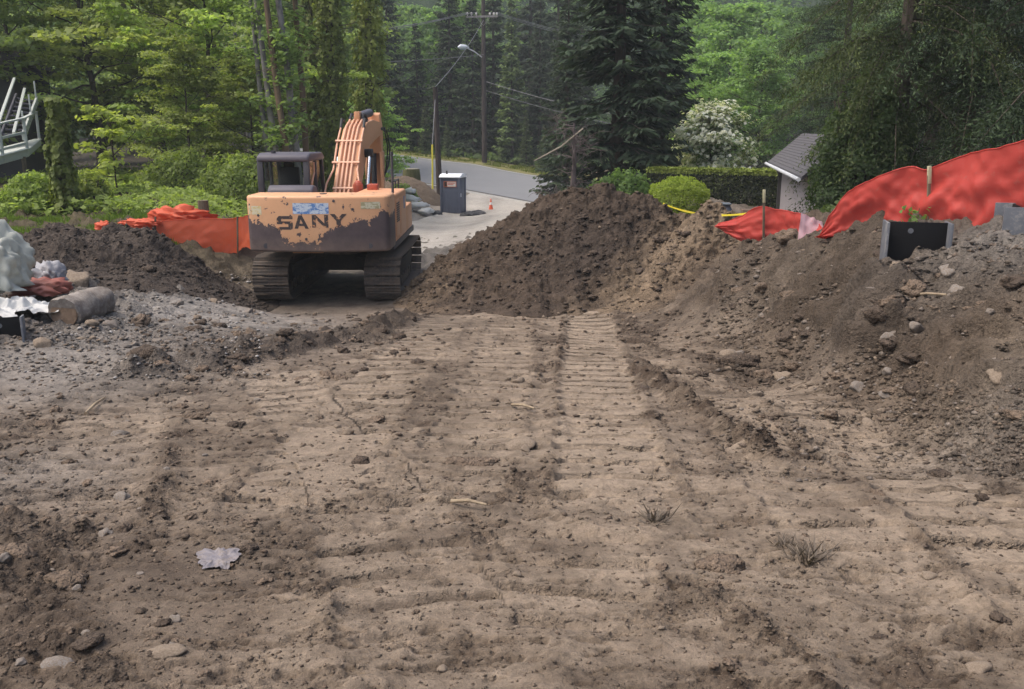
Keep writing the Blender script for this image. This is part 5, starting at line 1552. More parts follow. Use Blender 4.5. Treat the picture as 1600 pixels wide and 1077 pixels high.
# ------------------------------------------------------------------ silt fences, steel piles, tarps
def fabric_mat(name, a, b, trans=0.3):
    m, nt, out = new_mat(name)
    n1 = noise_fac(nt, 1.4, 5, .65); n2 = noise_fac(nt, 14, 5, .7)
    wv = nt.nodes.new("ShaderNodeTexNoise"); wv.inputs['Scale'].default_value = 160
    c = mix_col(nt, n1, a, b)
    c = mix_col(nt, math_node(nt, 'MULTIPLY', ramp(nt, n2, [(.55, 0), (.8, 1)]), .45), c, (.42, .22, .17))
    p = nt.nodes.new("ShaderNodeBsdfPrincipled"); nt.links.new(c, p.inputs['Base Color']); p.inputs['Roughness'].default_value = .5; p.inputs['Specular IOR Level'].default_value = .35
    nt.links.new(bump(nt, n2, .25, .02), p.inputs['Normal'])
    t = nt.nodes.new("ShaderNodeBsdfTranslucent"); nt.links.new(c, t.inputs[0])
    mx = nt.nodes.new("ShaderNodeMixShader"); mx.inputs[0].default_value = trans
    nt.links.new(p.outputs[0], mx.inputs[1]); nt.links.new(t.outputs[0], mx.inputs[2]); nt.links.new(mx.outputs[0], out.inputs[0])
    return m
RED_F = fabric_mat('red_silt_fabric', (.52, .052, .042), (.70, .11, .085), .42)
ORA_F = fabric_mat('orange_silt_fabric', (.70, .12, .055), (.82, .20, .10), .4)
STAKE = bark('stake_wood', (.05, .04, .03), (.20, .16, .11), 9, (1, 1, .2)); PALEST = bark('stake_pale', (.35, .33, .20), (.55, .52, .36), 9)

def fence(label, topl, botl, posts, mat, seed, n=90, m=22, fold=.05, roll=0.0):
    base = P(*topl[len(topl) // 2]); base = Vector((base.x, base.y, G1(base.x, base.y)))
    t = thing('silt_fence', label, 'silt fence', base)
    def res(pl):
        a = np.array([tuple(P(*p)) for p in pl]); d = np.concatenate([[0], np.cumsum(np.linalg.norm(np.diff(a, axis=0), axis=1))])
        s = np.linspace(0, d[-1], n); return np.stack([np.interp(s, d, a[:, k]) for k in range(3)], 1), d[-1]
    A, L = res(topl); B, _ = res(botl)
    k = np.ones(7) / 7
    for q in (A, B):
        for j in range(3): q[3:-3, j] = np.convolve(q[:, j], k, 'valid')
    v = np.linspace(0, 1, m)[:, None, None]
    Q = A[None] * (1 - v) + B[None] * v
    tang = np.gradient(A, axis=0); nr = np.stack([tang[:, 1], -tang[:, 0], 0 * tang[:, 0]], 1); nr /= np.linalg.norm(nr, axis=1, keepdims=True)
    U = np.linspace(0, L, n)[None, :].repeat(m, 0); VV = np.linspace(0, 1, m)[:, None].repeat(n, 1)
    w = fold * (1.2 * gnoise(U * 1.1 + VV * 1.3, VV * 1.5, seed) + 1.1 * np.abs(gnoise(U * 3 + VV * 3.5, VV * 2.2 - U * 1.2, seed + 1)) + .35 * gnoise(U * 7 - VV * 4, VV * 5, seed + 2)) * (.35 + VV)
    w = w + .05 * np.sin(VV * math.pi)
    Q = Q + nr[None] * w[..., None]
    Q[0, :, 2] += .015 * gnoise(U[0] * 6, U[0] * 0, seed + 5) + .035 * gnoise(U[0] * 1.8, U[0] * 0, seed + 6)
    V = Q.reshape(-1, 3) - np.array(base)
    fb = mesh_np('fabric', V, grid_faces(m, n), mat, t)
    hem = MB(); hem.tube([tuple(q) for q in (Q[0] - np.array(base) + np.array([0, 0, .005]))[::2]], .009, 6); hem.build('hem', mat, t, smooth=True)
    for (px, py0, py1, Y, pal) in posts:
        a = P(px, py0, Y) - base; b = P(px, py1, Y) - base
        d_ = Vector((.02, -.07, 0))
        mb = MB(); mb.bar(a + d_, b + d_ - Vector((0, 0, .15)), .034, .034, (0, 1, 0)); ps = mb.build('post', STAKE, t, bevel=.004)
        if pal:
            c = a + (b - a) * .22
            mb = MB(); mb.bar(a + d_ + Vector((0, 0, .02)), c + d_, .039, .039, (0, 1, 0)); mb.build('post_tip', PALEST, ps, bevel=.004)
    return t
fence('large red silt fence rising to the right behind the steel piles',
      [(1283, 366, 12.0), (1297, 338, 11.9), (1320, 304, 11.7), (1350, 287, 11.4), (1400, 269, 11.0), (1425, 259, 10.9), (1445, 264, 10.7), (1470, 257, 10.5), (1500, 247, 10.3), (1600, 221, 9.5), (1760, 178, 8.6)],
      [(1281, 372, 12.0), (1297, 374, 11.9), (1330, 378, 11.7), (1370, 382, 11.4), (1405, 385, 11.0), (1425, 386, 10.9), (1445, 388, 10.7), (1470, 390, 10.5), (1500, 392, 10.3), (1600, 400, 9.5), (1760, 420, 8.6)],
      [(1445, 262, 372, 10.65, True), (1760, 175, 420, 8.6, False)], RED_F, 201, 130, 26, .10)
fence('low red silt fence with a pointed top before the garden hedge',
      [(1122, 350, 15.4), (1160, 338, 15.0), (1190, 322, 14.6), (1206, 326, 14.5), (1232, 331, 14.1), (1262, 337, 13.4), (1276, 347, 13.0), (1286, 360, 12.6)],
      [(1122, 356, 15.4), (1160, 378, 15.0), (1190, 390, 14.6), (1206, 390, 14.5), (1232, 392, 14.1), (1262, 392, 13.4), (1276, 390, 13.0), (1286, 388, 12.6)],
      [(1190, 298, 380, 14.55, True)], RED_F, 211, 80, 20, .08)
fence('orange silt fence stretched between stakes left of the excavator',
      [(196, 346, 19.2), (240, 345, 19.6), (310, 343, 19.9), (371, 342, 20.2), (386, 337, 21.2), (420, 336, 22.5)],
      [(196, 385, 19.2), (240, 392, 19.6), (310, 400, 19.9), (371, 400, 20.2), (386, 394, 21.2), (420, 392, 22.5)],
      [(243, 338, 392, 19.55, False), (371, 338, 398, 20.15, False)], ORA_F, 221, 90, 20, .05)

def beam(label, px, py, Y, w, h, rz, tilt, grp='steel beams sunk upright in the banks'):
    v = P(px, py, Y)
    t = thing('steel_beam', label, 'steel beam', (v.x, v.y, v.z - .25), rz, grp)
    t.rotation_euler = (tilt, 0, rz)
    BS = bpy.data.materials.get('black_steel') or worn('black_steel', (.007, .007, .008), (.03, .028, .026), .15, .65, 4, spec=.15)
    FS = bpy.data.materials.get('scraped_steel') or worn('scraped_steel', (.11, .118, .135), (.24, .23, .22), .5, .55, 5, vary=.4)
    mb = MB(); mb.box(-w / 2 + .012, w / 2 - .012, -.008, .008, -.4, h); wb = mb.build('web', BS, t, bevel=.003)
    mb = MB(); mb.tube([(-.06, -.012, h - .09), (-.06, .012, h - .09)], .028, 12); mb.build('lifting_hole', FS, wb)
    for s in (-1, 1):
        mb = MB(); mb.box(s * w / 2 - .012, s * w / 2 + .012, -.17, .17, -.4, h + .004); mb.build('flange', FS, t, bevel=.004)
    return t
beam('black steel beam end standing before the large red silt fence', 1427, 412, 9.2, .60, .68, R(-14), 0)
beam('grey steel beam end buried in the bank at the right edge', 1585, 368, 9.3, .60, .56, R(70), 0)
beam('black steel beam end half buried below the white sheet at left', 12, 538, 9.7, .34, .55, R(25), R(-6))

def crumple(name, label, cat, px, py, Y, sx_, sy_, sz_, mat, seed, sharp=.35, freq=2.2, rz=0.0, lift=0.0, group=None, sub=4, drape=0.0):
    v = P(px, py, Y)
    me = bpy.data.meshes.new(name); bm = bmesh.new(); bmesh.ops.create_icosphere(bm, subdivisions=sub, radius=1)
    co = np.array([tuple(q.co) for q in bm.verts])
    a = np.abs(gnoise(co[:, 0] * freq + co[:, 2] * 1.3, co[:, 1] * freq + co[:, 2] * .9, seed)) + .6 * np.abs(gnoise(co[:, 0] * freq * 2.3 - co[:, 2] * 2, co[:, 1] * freq * 2.3 + co[:, 2] * 2, seed + 1)) + .35 * np.abs(gnoise(co[:, 0] * freq * 5 + co[:, 2] * 4, co[:, 1] * freq * 5, seed + 2))
    r = 1.1 - sharp * (1 - a * 1.6)
    if drape:
        az = np.arctan2(co[:, 1], co[:, 0])
        r = 1.0 + drape * (np.abs(gnoise(np.cos(az) * 2.2 + co[:, 2] * .5, np.sin(az) * 2.2 - co[:, 2] * .4, seed)) * 1.2 + .7 * np.abs(gnoise(np.cos(az) * 6 + co[:, 2], np.sin(az) * 6 - co[:, 2] * 1.4, seed + 1)) + .3 * np.abs(gnoise(np.cos(az) * 14 + 3 * co[:, 2], np.sin(az) * 14, seed + 2)) - .5)
    co = co * r[:, None] * np.array([sx_, sy_, sz_])
    co[:, 2] = np.where(co[:, 2] < -.3 * sz_, -.3 * sz_ + .2 * (co[:, 2] + .3 * sz_), co[:, 2])
    for q, c in zip(bm.verts, co): q.co = c
    bm.to_mesh(me); bm.free()
    me.polygons.foreach_set("use_smooth", np.ones(len(me.polygons), dtype=bool))
    me.materials.append(mat)
    o = link(bpy.data.objects.new(name, me)); o.location = (v.x, v.y, v.z + lift); o.rotation_euler = (0, 0, rz)
    tag(o, label, cat, group)
    return o
def sheet(name, label, cat, px, py, w, d, amp, mat, seed, rz=0.0, lift=.012, Y=None):
    """thin torn sheet lying crumpled over the ground"""
    x0, y0 = hit1(px, py) if Y is None else Pxy(px, Y, py)
    U, W = np.meshgrid(np.linspace(-1, 1, 44), np.linspace(-1, 1, 34))
    a = np.arctan2(W, U); sq = np.maximum(np.abs(U), np.abs(W)); rad = np.hypot(U, W) + 1e-9
    k = sq / rad * (.82 + .30 * gnoise(np.cos(a) * 1.3 + 3, np.sin(a) * 1.3, seed) + .16 * gnoise(np.cos(a) * 4, np.sin(a) * 4, seed + 1))
    u, v = U * k * w, W * k * d
    x = x0 + u * math.cos(rz) - v * math.sin(rz); y = y0 + u * math.sin(rz) + v * math.cos(rz)
    n1 = gnoise(U * 2.2 + W, W * 2.2, seed + 2); n2 = np.abs(gnoise(U * 4.5 - W * 2, W * 4 + U, seed + 3)); n3 = np.abs(gnoise(U * 9, W * 8 - U * 3, seed + 4))
    z = H(x.ravel(), y.ravel()).reshape(x.shape) * .6 + .4 * H1(x0, y0) + lift + amp * np.clip(.45 + .8 * n1 + .5 * n2 + .14 * n3, 0, 3) * (1 - .55 * sq ** 3)
    o = mesh_np(name, np.stack([x - x0, y - y0, z - H1(x0, y0)], -1).reshape(-1, 3), grid_faces(34, 44), mat)
    o.location = (x0, y0, H1(x0, y0)); tag(o, label, cat)
    return o
WHITEF = worn('white_plastic', (.46, .465, .455), (.38, .35, .31), .35, .45, 3, vary=.12)
TARP = worn('pale_tarp', (.42, .43, .375), (.33, .31, .27), .4, .55, 2, vary=.2)
GREYBAG = worn('grey_bag', (.30, .30, .32), (.22, .2, .18), .4, .7, 4, vary=.25)
REDF2 = fabric_mat('faded_red_fabric', (.30, .09, .065), (.40, .15, .11), .1)
crumple('tarp_bundle', 'large pale tarp bundle bulging in at the left edge', 'tarp', -22, 425, 11.2, .50, .5, .56, TARP, 301, .30, 1.3, sub=5)
sheet('plastic_sheet', 'crumpled white plastic sheet lying below the tarp bundle', 'plastic sheet', 40, 486, .60, .46, .075, WHITEF, 302, R(10), .07, 10.7)
sheet('plastic_sheet', 'long white plastic sheet over the half buried beam', 'plastic sheet', -30, 498, .52, .36, .07, WHITEF, 303, R(-5), .10, 10.15)
crumple('grey_bag', 'grey plastic bag heaped above the faded red fabric', 'bag', 78, 432, 12.4, .20, .2, .20, GREYBAG, 304, .4, 2)
crumple('red_fabric', 'faded red fabric crumpled beside the tarp bundle', 'fabric', 66, 452, 11.8, .33, .28, .13, REDF2, 305, .42, 2.0)
crumple('orange_bundle', 'orange fabric bundle heaped on top of the left fence', 'fabric', 282, 338, 20.4, .62, .4, .20, ORA_F, 306, .42, 2.2)
crumple('orange_bundle', 'flat orange fabric roll along the left fence top', 'fabric', 222, 349, 19.5, .40, .25, .09, ORA_F, 307, .42, 2.2)
crumple('orange_bundle', 'small orange fabric lump behind the low dark mound', 'fabric', 164, 355, 18.2, .20, .18, .11, ORA_F, 308, .4, 2)
fl = P(1266, 346, 12.9)
U, W = np.meshgrid(np.linspace(-1, 1, 16), np.linspace(0, 1, 14))
V = np.stack([U * .17 + .05 * W * U, -.05 - .10 * W + .03 * gnoise(U * 2, W * 2, 9) + .03 * U, .06 - W * .30 + .03 * gnoise(U * 3, W * 3, 8) - .07 * U * (1 - W)], -1).reshape(-1, 3)
o = mesh_np('plastic_sheet', V, grid_faces(14, 16), worn('pink_plastic', (.62, .40, .42), (.5, .16, .15), .35, .35, 7)); o.location = fl
tag(o, 'pinkish white plastic flap hanging on the low red silt fence', 'plastic sheet')
sb = 'white sandbags beside the portable toilet'
for i, (px, py, Y, s, lab) in enumerate([(640, 312, 47, 1.0, 'white sandbag, uppermost against the small soil heap'), (652, 322, 46.5, .95, 'white sandbag in the middle beside the small soil heap'), (666, 331, 46, .9, 'white sandbag nearest to the portable toilet'), (633, 330, 45.5, .9, 'white sandbag lying low behind the excavator side'), (640, 300, 48.5, .9, 'white sandbag behind the excavator mirror post'), (663, 322, 47.5, .7, 'small white sandbag on the slope of the small heap')]):
    crumple('sandbag', lab, 'sandbag', px, py, Y, .55 * s, .36 * s, .22 * s, WHITEF, 320 + i, .35, 1.7, R(25 * i), group=sb, sub=3)

# log end and stones of the left bank
x, y = hit1(96, 512)
lg = thing('log', 'mud caked log with its cut end towards the camera', 'log', (x, y + .1, H1(x, y) + .14))
lg.rotation_euler = (0, 0, R(-4))
MUDW = worn('muddy_bark', (.16, .135, .115), (.27, .245, .22), .6, .95, 5, vary=.4)
mb = MB(); rng = np.random.default_rng(5)
mb.tube([(0, .05 * i, .01 * math.sin(i)) for i in range(18)], [.20 + .008 * math.sin(i * 1.7) for i in range(18)], 28); lt = mb.build('trunk', MUDW, lg, smooth=True)
_lv = np.array([tuple(v.co) for v in lt.data.vertices]); _la = np.arctan2(_lv[:, 2], _lv[:, 0])
_ls = 1 + .13 * gnoise(np.cos(_la) * 2 + _lv[:, 1] * 3, np.sin(_la) * 2 - _lv[:, 1] * 2, 61) + .07 * gnoise(np.cos(_la) * 6 + _lv[:, 1] * 9, np.sin(_la) * 6, 62)
_lv[:, 0] *= _ls; _lv[:, 2] *= _ls
lt.data.vertices.foreach_set('co', _lv.astype(np.float32).ravel()); lt.data.update()
mb = MB(); mb.tube([(0, -.012, 0), (0, -.002, 0)], [.165, .17], 22); mb.build('cut_face', bark('cut_face', (.13, .09, .06), (.24, .17, .12), 6, (1, 1, 1)), lg)

def rock_mesh(name, seed, sub=2, rough=.35, flatten=.7, cut=True):
    me = bpy.data.meshes.new(name); bm = bmesh.new(); bmesh.ops.create_icosphere(bm, subdivisions=sub, radius=1)
    rg = np.random.default_rng(seed)
    co = np.array([tuple(q.co) for q in bm.verts])
    for k in range(7 if cut else 0):
        d = rg.normal(size=3); d /= np.linalg.norm(d); lim = rg.uniform(.45, .75)
        p = co @ d; co = co - np.maximum(p - lim, 0)[:, None] * d * .85
    r = 1 + (0 if cut else .16) * np.abs(gnoise(co[:, 0] * 7 + co[:, 2] * 5, co[:, 1] * 7 - co[:, 2] * 5, seed + 2)) + rough * (gnoise(co[:, 0] * 1.6 + co[:, 2], co[:, 1] * 1.6 - co[:, 2], seed) + .5 * gnoise(co[:, 0] * 4 + 2 * co[:, 2], co[:, 1] * 4 - 2 * co[:, 2], seed + 1))
    co = co * r[:, None] * np.array([1, rg.uniform(.7, 1), flatten])
    for q, c in zip(bm.verts, co): q.co = c
    bm.to_mesh(me); bm.free()
    me.polygons.foreach_set("use_smooth", np.ones(len(me.polygons), dtype=bool))
    return me
def solid_soil(name, c):
    return soil_material(name, 1.2, c)
ROCKM = [rock_mesh('stone', 400 + i, 3, .26, .75 + .05 * i) for i in range(5)]
CLODM = [rock_mesh('dirt_clod', 420 + i, 3, .55, .62, False) for i in range(5)]
m_grey = worn('grey_stone', (.225, .21, .195), (.15, .115, .085), .7, .85, 9, vary=.3); m_tan = worn('tan_stone', (.25, .20, .15), (.15, .115, .085), .7, .85, 9, vary=.25)
m_mclod = solid_soil('clod_mound', (.095, .07, .052)); m_clod = solid_soil('clod_brown', (.175, .13, .095)); m_dclod = solid_soil('clod_dark', (.10, .075, .057)); m_lclod = solid_soil('clod_tan', (.27, .21, .15))
for ms in (ROCKM, CLODM):
    for me in ms: me.materials.append(m_grey)
rr = random.Random(8)
def lump(kind, mat, px, py, size_px, label, group=None, sink=.3, sy=None, sz=None, rz=None, surf=None):
    x, y = hit1(px, py)
    if surf is None: z = H1(x, y)
    else: x, y, z = surf
    s = size_px / F * y / 2
    o = bpy.data.objects.new('stone' if kind == 's' else 'dirt_clod', rr.choice(ROCKM if kind == 's' else CLODM)); link(o)
    o.material_slots[0].link = 'OBJECT'; o.material_slots[0].material = mat
    o.scale = (s, s * (sy or rr.uniform(.7, 1)), s * (sz or rr.uniform(.6, .95)))
    o.location = (x, y, z + s * (sz or .7) * .62 * (1 - 2 * sink) * .6)
    o.rotation_euler = (rr.uniform(-.25, .25), rr.uniform(-.25, .25), rz if rz is not None else rr.uniform(0, 6.28))
    tag(o, label, 'stone' if kind == 's' else 'clod', group)
    return o
# stones and clods one can single out
for a in [
    ('s', m_tan, 264, 1038, 72, 'flat pale stone in the near left corner of the dirt', .3, .55, .35, R(8)),
    ('s', m_tan, 815, 706, 52, 'rounded tan stone half buried in the middle of the pad', .45, .8, .5, 0),
    ('c', m_clod, 735, 733, 78, 'long flat brown clod left of the rounded tan stone', .4, .5, .28, 0),
    ('c', m_dclod, 1160, 572, 58, 'dark torn clod on the right side of the pad', .25, .7, .55, 0),
    ('c', m_dclod, 1092, 590, 32, 'small black clod left of the dark torn clod', .3, .6, .5, 0),
    ('s', m_tan, 1222, 594, 34, 'tan stone right of the dark torn clod', .4, .8, .7, 0),
    ('c', m_dclod, 1468, 750, 36, 'black round clod in the right machine track', .3, .8, .8, 0),
    ('c', m_clod, 1130, 888, 74, 'brown clod with a shaded hollow in the near right dirt', .35, .7, .5, 0),
    ('s', m_tan, 1526, 1050, 54, 'pale flat stone in the near right corner', .45, .7, .45, 0),
    ('s', m_tan, 1450, 912, 36, 'small brown stone in the near right dirt', .4, .7, .6, 0),
    ('c', m_dclod, 230, 576, 46, 'dark clod at the left end of the ridge across the pad', .25, .7, .8, 0),
    ('s', m_tan, 652, 682, 24, 'small round pebble stone left of the pad centre', .35, .9, .8, 0),
    ('c', m_clod, 300, 660, 52, 'flat brown clod on the left of the pad', .4, .5, .4, 0),
    ('c', m_dclod, 140, 1022, 52, 'dark rough clod at the lower left', .3, .8, .5, 0),
    ('s', m_grey, 95, 1055, 60, 'grey broken stone in the lower left corner', .3, .8, .6, 0),
    ('c', m_clod, 110, 930, 60, 'rounded brown clod by the left edge of the dirt', .4, .8, .5, 0),
    ('c', m_clod, 25, 895, 66, 'large crumbling clod on the left edge', .35, .8, .6, 0),
    ('s', m_tan, 122, 452, 52, 'tan boulder behind the mud caked log', .15, .9, 1.1, R(20)),
    ('s', m_grey, 208, 447, 38, 'pale flat stone on the left gravel bank', .3, .6, .6, R(-15)),
    ('s', m_tan, 70, 545, 34, 'tan stone below the mud caked log', .35, .8, .7, 0),
    ('s', m_grey, 172, 515, 30, 'grey stone right of the mud caked log', .35, .8, .8, 0),
    ('c', m_dclod, 1372, 518, 46, 'dark round clod standing out of the right bank', .2, .9, .9, 0),
    ('c', m_dclod, 1400, 545, 60, 'dark slab of soil below the round clod in the right bank', .3, .5, .5, R(25)),
    ('c', m_dclod, 1425, 580, 40, 'small dark clod low in the right bank', .3, .7, .7, 0),
    ('s', m_tan, 1560, 610, 56, 'pale blocky stone low in the right bank', .4, .8, .8, 0),
    ('s', m_grey, 1480, 452, 44, 'grey brown stone below the black steel beam', .35, .8, .7, 0),
    ('s', m_grey, 1226, 373, 24, 'small dark stone at the foot of the low red fence', .3, .9, .8, 0),
]:
    kind, mat, px, py, sz_px, lab, sink, sy, sz, rz = a
    lump(kind, mat, px, py, sz_px, lab, None, sink, sy, sz, rz)
# more of them, alike
def strew(n, region, kinds, label, group, smin, smax, seed):
    rg = random.Random(seed)
    for i in range(n):
        while True:
            px, py = rg.uniform(region[0], region[2]), rg.uniform(region[1], region[3])
            x, y = hit1(px, py)
            if y == y: break
        k, m = rg.choice(kinds)
        lump(k, m, px, py, smin * (smax / smin) ** (rg.random() ** 1.6), label, group, .35)
strew(60, (0, 455, 420, 545), [('s', m_grey), ('s', m_tan), ('s', m_grey)], 'small grey stone on the gravelly left bank', 'stones of the left bank', 9, 24, 1)
strew(110, (1130, 380, 1600, 680), [('s', m_grey), ('c', m_clod), ('c', m_clod), ('s', m_tan), ('c', m_dclod)], 'stone or lump sticking out of the right bank', 'lumps of the right bank', 9, 44, 2)
strew(90, (200, 505, 660, 600), [('c', m_dclod), ('c', m_clod)], 'dark clod on the ridge across the pad', 'clods of the ridge across the pad', 8, 30, 3)
strew(70, (0, 620, 420, 1070), [('c', m_clod), ('c', m_clod), ('s', m_grey), ('c', m_dclod)], 'brown clod lying on the left side of the pad', 'clods on the left of the pad', 11, 34, 4)
strew(100, (380, 520, 1560, 1070), [('c', m_clod), ('c', m_clod), ('s', m_tan), ('c', m_dclod)], 'brown clod lying on the open pad', 'clods on the open pad', 8, 30, 5)

def strew_heap(gridd, n, label, group, kinds, smin, smax, seed, front, mind=None):
    X, Y_, Z, _c = gridd; rg = random.Random(seed); m, nn = Z.shape
    for i in range(n):
        while True:
            a, b = rg.randrange(m), rg.randrange(nn)
            if Y_[a, b] < front and Z[a, b] > G1(X[a, b], Y_[a, b]) + .12: break
        k, mt = rg.choice(kinds)
        lump(k, mt, 800, 600, smin * (smax / smin) ** (rg.random() ** 1.7), label, group, .3, surf=(X[a, b], Y_[a, b], Z[a, b]))
strew_heap(big_grid, 70, 'clod lying on the slope of the large soil mound', 'clods on the large soil mound', [('c', m_dclod), ('c', m_mclod), ('c', m_dclod)], 7, 20, 11, 18.6)
strew_heap(left_grid, 36, 'dark clod on the low dark mound', 'clods on the low dark mound', [('c', m_dclod), ('c', m_mclod), ('c', m_mclod)], 7, 22, 12, 16.8)

# crumbs nobody could count
def crumbs(name, label, px, py, smin, smax, seed, colours, sink=.25, surf=None, own=None):
    rg = np.random.default_rng(seed)
    if surf is None:
        x, y = hit(px, py); ok = ~np.isnan(y); x, y = x[ok], y[ok]
        z, c, loose, bank = ground_fields(x, y)
        keep = rg.random(len(x)) < np.clip(.26 + 1.0 * loose, 0, 1)
        x, y, z, c = x[keep], y[keep], z[keep], c[keep]
    else:
        x, y, z = surf; c = own
    n = len(x)
    s = (smin * (smax / smin) ** (rg.random(n) ** 1.9)) / F * y * .5
    bm = bmesh.new(); bm.free()
    bv = np.array([(1, 0, 0), (.31, .95, 0), (-.81, .59, 0), (-.81, -.59, 0), (.31, -.95, 0), (0, 0, .85), (0, 0, -.6)], float)
    bf = np.array([(i, (i + 1) % 5, 5) for i in range(5)] + [((i + 1) % 5, i, 6) for i in range(5)])
    nv = len(bv)
    ang = rg.uniform(0, 6.28, n); ca, sa = np.cos(ang), np.sin(ang)
    jit = rg.uniform(.6, 1.25, (n, nv))
    stretch = np.stack([rg.uniform(.8, 1.4, n), rg.uniform(.6, 1.0, n), rg.uniform(.4, .8, n)], 1)
    q = bv[None] * jit[..., None] * stretch[:, None, :]
    qx = q[..., 0] * ca[:, None] - q[..., 1] * sa[:, None]; qy = q[..., 0] * sa[:, None] + q[..., 1] * ca[:, None]
    V = np.stack([x[:, None] + qx * s[:, None], y[:, None] + qy * s[:, None], z[:, None] + (q[..., 2] + .15) * s[:, None]], -1).reshape(-1, 3)
    Fc = (bf[None] + (np.arange(n) * nv)[:, None, None]).reshape(-1, 3)
    cl = np.array(colours); pick = cl[rg.integers(0, len(cl), n)]
    cc = pick * (.75 + .5 * rg.random(n))[:, None]
    cc = np.where((rg.random(n) < (.55 if surf is None else .85))[:, None], c * (.75 + .3 * rg.random(n))[:, None], cc)
    o = mesh_np(name, V, Fc, SOIL, smooth=True, colors={'soil': np.repeat(cc, nv, 0)})
    tag(o, label, 'soil crumbs', kind='stuff')
rg = np.random.default_rng(7)
n = 62000
crumbs('crumbs', 'small crumbs of soil and pebbles strewn over the pad', rg.uniform(-150, 1750, n), 1110 - 620 * rg.random(n) ** .8, 2.4, 13, 501, [(.13, .095, .07), (.10, .075, .058), (.20, .155, .115), (.16, .12, .088)])
n = 20000
crumbs('crumbs', 'small lumps and pebbles on the right bank', rg.uniform(1120, 1720, n), rg.uniform(370, 760, n), 3, 17, 502, [(.15, .115, .085), (.19, .16, .135), (.13, .10, .078), (.10, .08, .062)])
n = 9000
crumbs('gravel', 'loose gravel on the left bank', rg.uniform(-150, 420, n), rg.uniform(430, 600, n), 2, 11, 503, [(.24, .22, .2), (.36, .34, .32), (.15, .125, .105)])
for gr, nn_, lab, cols, sd in ((big_grid, 8000, 'small crumbs covering the large soil mound', [(.085, .062, .046), (.12, .088, .064), (.17, .13, .095), (.06, .045, .035)], 504), (left_grid, 4000, 'small crumbs covering the low dark mound', [(.08, .062, .05), (.11, .085, .068), (.055, .045, .038)], 505)):
    X, Y_, Z, C_ = gr; a = rg.integers(0, Z.shape[0], nn_); b = rg.integers(0, Z.shape[1], nn_)
    x, y, z = X[a, b], Y_[a, b], Z[a, b]; ok = (z > G(x, y) + .03) & (y < 19)
    crumbs('crumbs', lab, None, None, 2.5, 13, sd, cols, surf=(x[ok], y[ok], z[ok]), own=C_[a, b][ok])

# ------------------------------------------------------------------ deck and stairs at the left edge
DECKW = worn('grey_deck_paint', (.40, .43, .40), (.22, .24, .2), .35, .7, 4, vary=.15)
DECKD = worn('dark_stair', (.07, .07, .085), (.05, .05, .05), .3, .7, 4)
v0 = P(42, 245, 29)
dk = thing('wooden_deck', 'weathered grey wooden deck with railings and a stair', 'deck', tuple(v0), R(18))
def rel(px, py, Y):
    return dk.matrix_basis.inverted() @ P(px, py, Y)
dk.matrix_basis  # base frame
from mathutils import Euler
_m = Matrix.Translation(v0) @ Euler((0, 0, R(18))).to_matrix().to_4x4(); _mi = _m.inverted()
def rel(px, py, Y): return _mi @ P(px, py, Y)
e0, e1 = rel(43, 238, 29), rel(-120, 282, 25)
e2 = rel(62, 222, 33)
def bar_(name, a, b, w, h, mat, parent=dk):
    mb = MB(); mb.bar(a, b, w, h); return mb.build(name, mat, parent, bevel=.008)
bar_('rim_board', e0, e1, .06, .28, DECKW); bar_('rim_board', e0, e2, .06, .26, DECKW)
for k in range(12):
    f = k / 12; a = e0.lerp(e2, f + .02); b = a + (e1 - e0); bar_('deck_board', a + Vector((0, 0, .12)), b + Vector((0, 0, .12)), .30, .03, DECKW)
up_ = Vector((0, 0, 1))
for f in (0.0, .26, .55):
    p = e0.lerp(e1, f); bar_('rail_post', p - up_ * .1, p + up_ * 1.05, .09, .09, DECKW)
bar_('top_rail', e0 + up_ * 1.05, e1 + up_ * 1.05, .14, .05, DECKW); bar_('mid_rail', e0 + up_ * .62, e1 + up_ * .62, .05, .08, DECKW); bar_('mid_rail', e0 + up_ * .28, e1 + up_ * .28, .05, .08, DECKW)
bar_('top_rail', e0 + up_ * 1.05, e2 + up_ * 1.05, .12, .05, DECKW)
p2 = e2; bar_('rail_post', p2 - up_ * .1, p2 + up_ * 1.05, .09, .09, DECKW)
# stair going up and away
sa0, sa1 = rel(2, 214, 29.5), rel(26, 150, 33); sb0, sb1 = rel(22, 213, 29.5), rel(40, 150, 33); sc0, sc1 = rel(36, 214, 29.5), rel(58, 156, 33)
bar_('stringer', sa0, sa1, .06, .22, DECKD); bar_('stringer', sc0, sc1, .07, .24, DECKW)
for k in range(9):
    f = (k + .5) / 9; bar_('stair_tread', sa0.lerp(sa1, f), sc0.lerp(sc1, f), .28, .05, DECKD)
bar_('stair_rail', sb0 + up_ * .1, sb1 + up_ * .25, .09, .07, DECKW); bar_('stair_rail', sa0 + up_ * .5, sa1 + up_ * .6, .09, .07, DECKW)
for f in (.1, .55, .95): bar_('baluster', sc0.lerp(sc1, f), sc0.lerp(sc1, f) + up_ * .7, .05, .05, DECKW)
g0 = e0.lerp(e1, .05); bar_('deck_leg', g0 - up_ * .1, g0 - up_ * 1.6, .12, .12, STAKE); g0 = e0.lerp(e1, .5); bar_('deck_leg', g0 - up_ * .1, g0 - up_ * 1.6, .12, .12, STAKE)
hs_ = P(-20, 150, 36)
mb = MB(); mb.box(-5, 1.0, 0, 5, -4.5, 1.2)
hw_ = thing('house', 'dark house wall behind the wooden deck stairs', 'house', tuple(hs_), R(12))
mb.build('wall', worn('dark_siding', (.055, .055, .06), (.04, .04, .04), .2, .8, 3), hw_)
mb = MB(); mb.prism([(-5.4, 1.15), (1.4, 1.15), (-2, 3.4)], -.5, 5.5, 'y'); mb.build('roof', worn('dark_roof', (.06, .055, .055), (.03, .03, .03), .2, .85, 3), hw_)

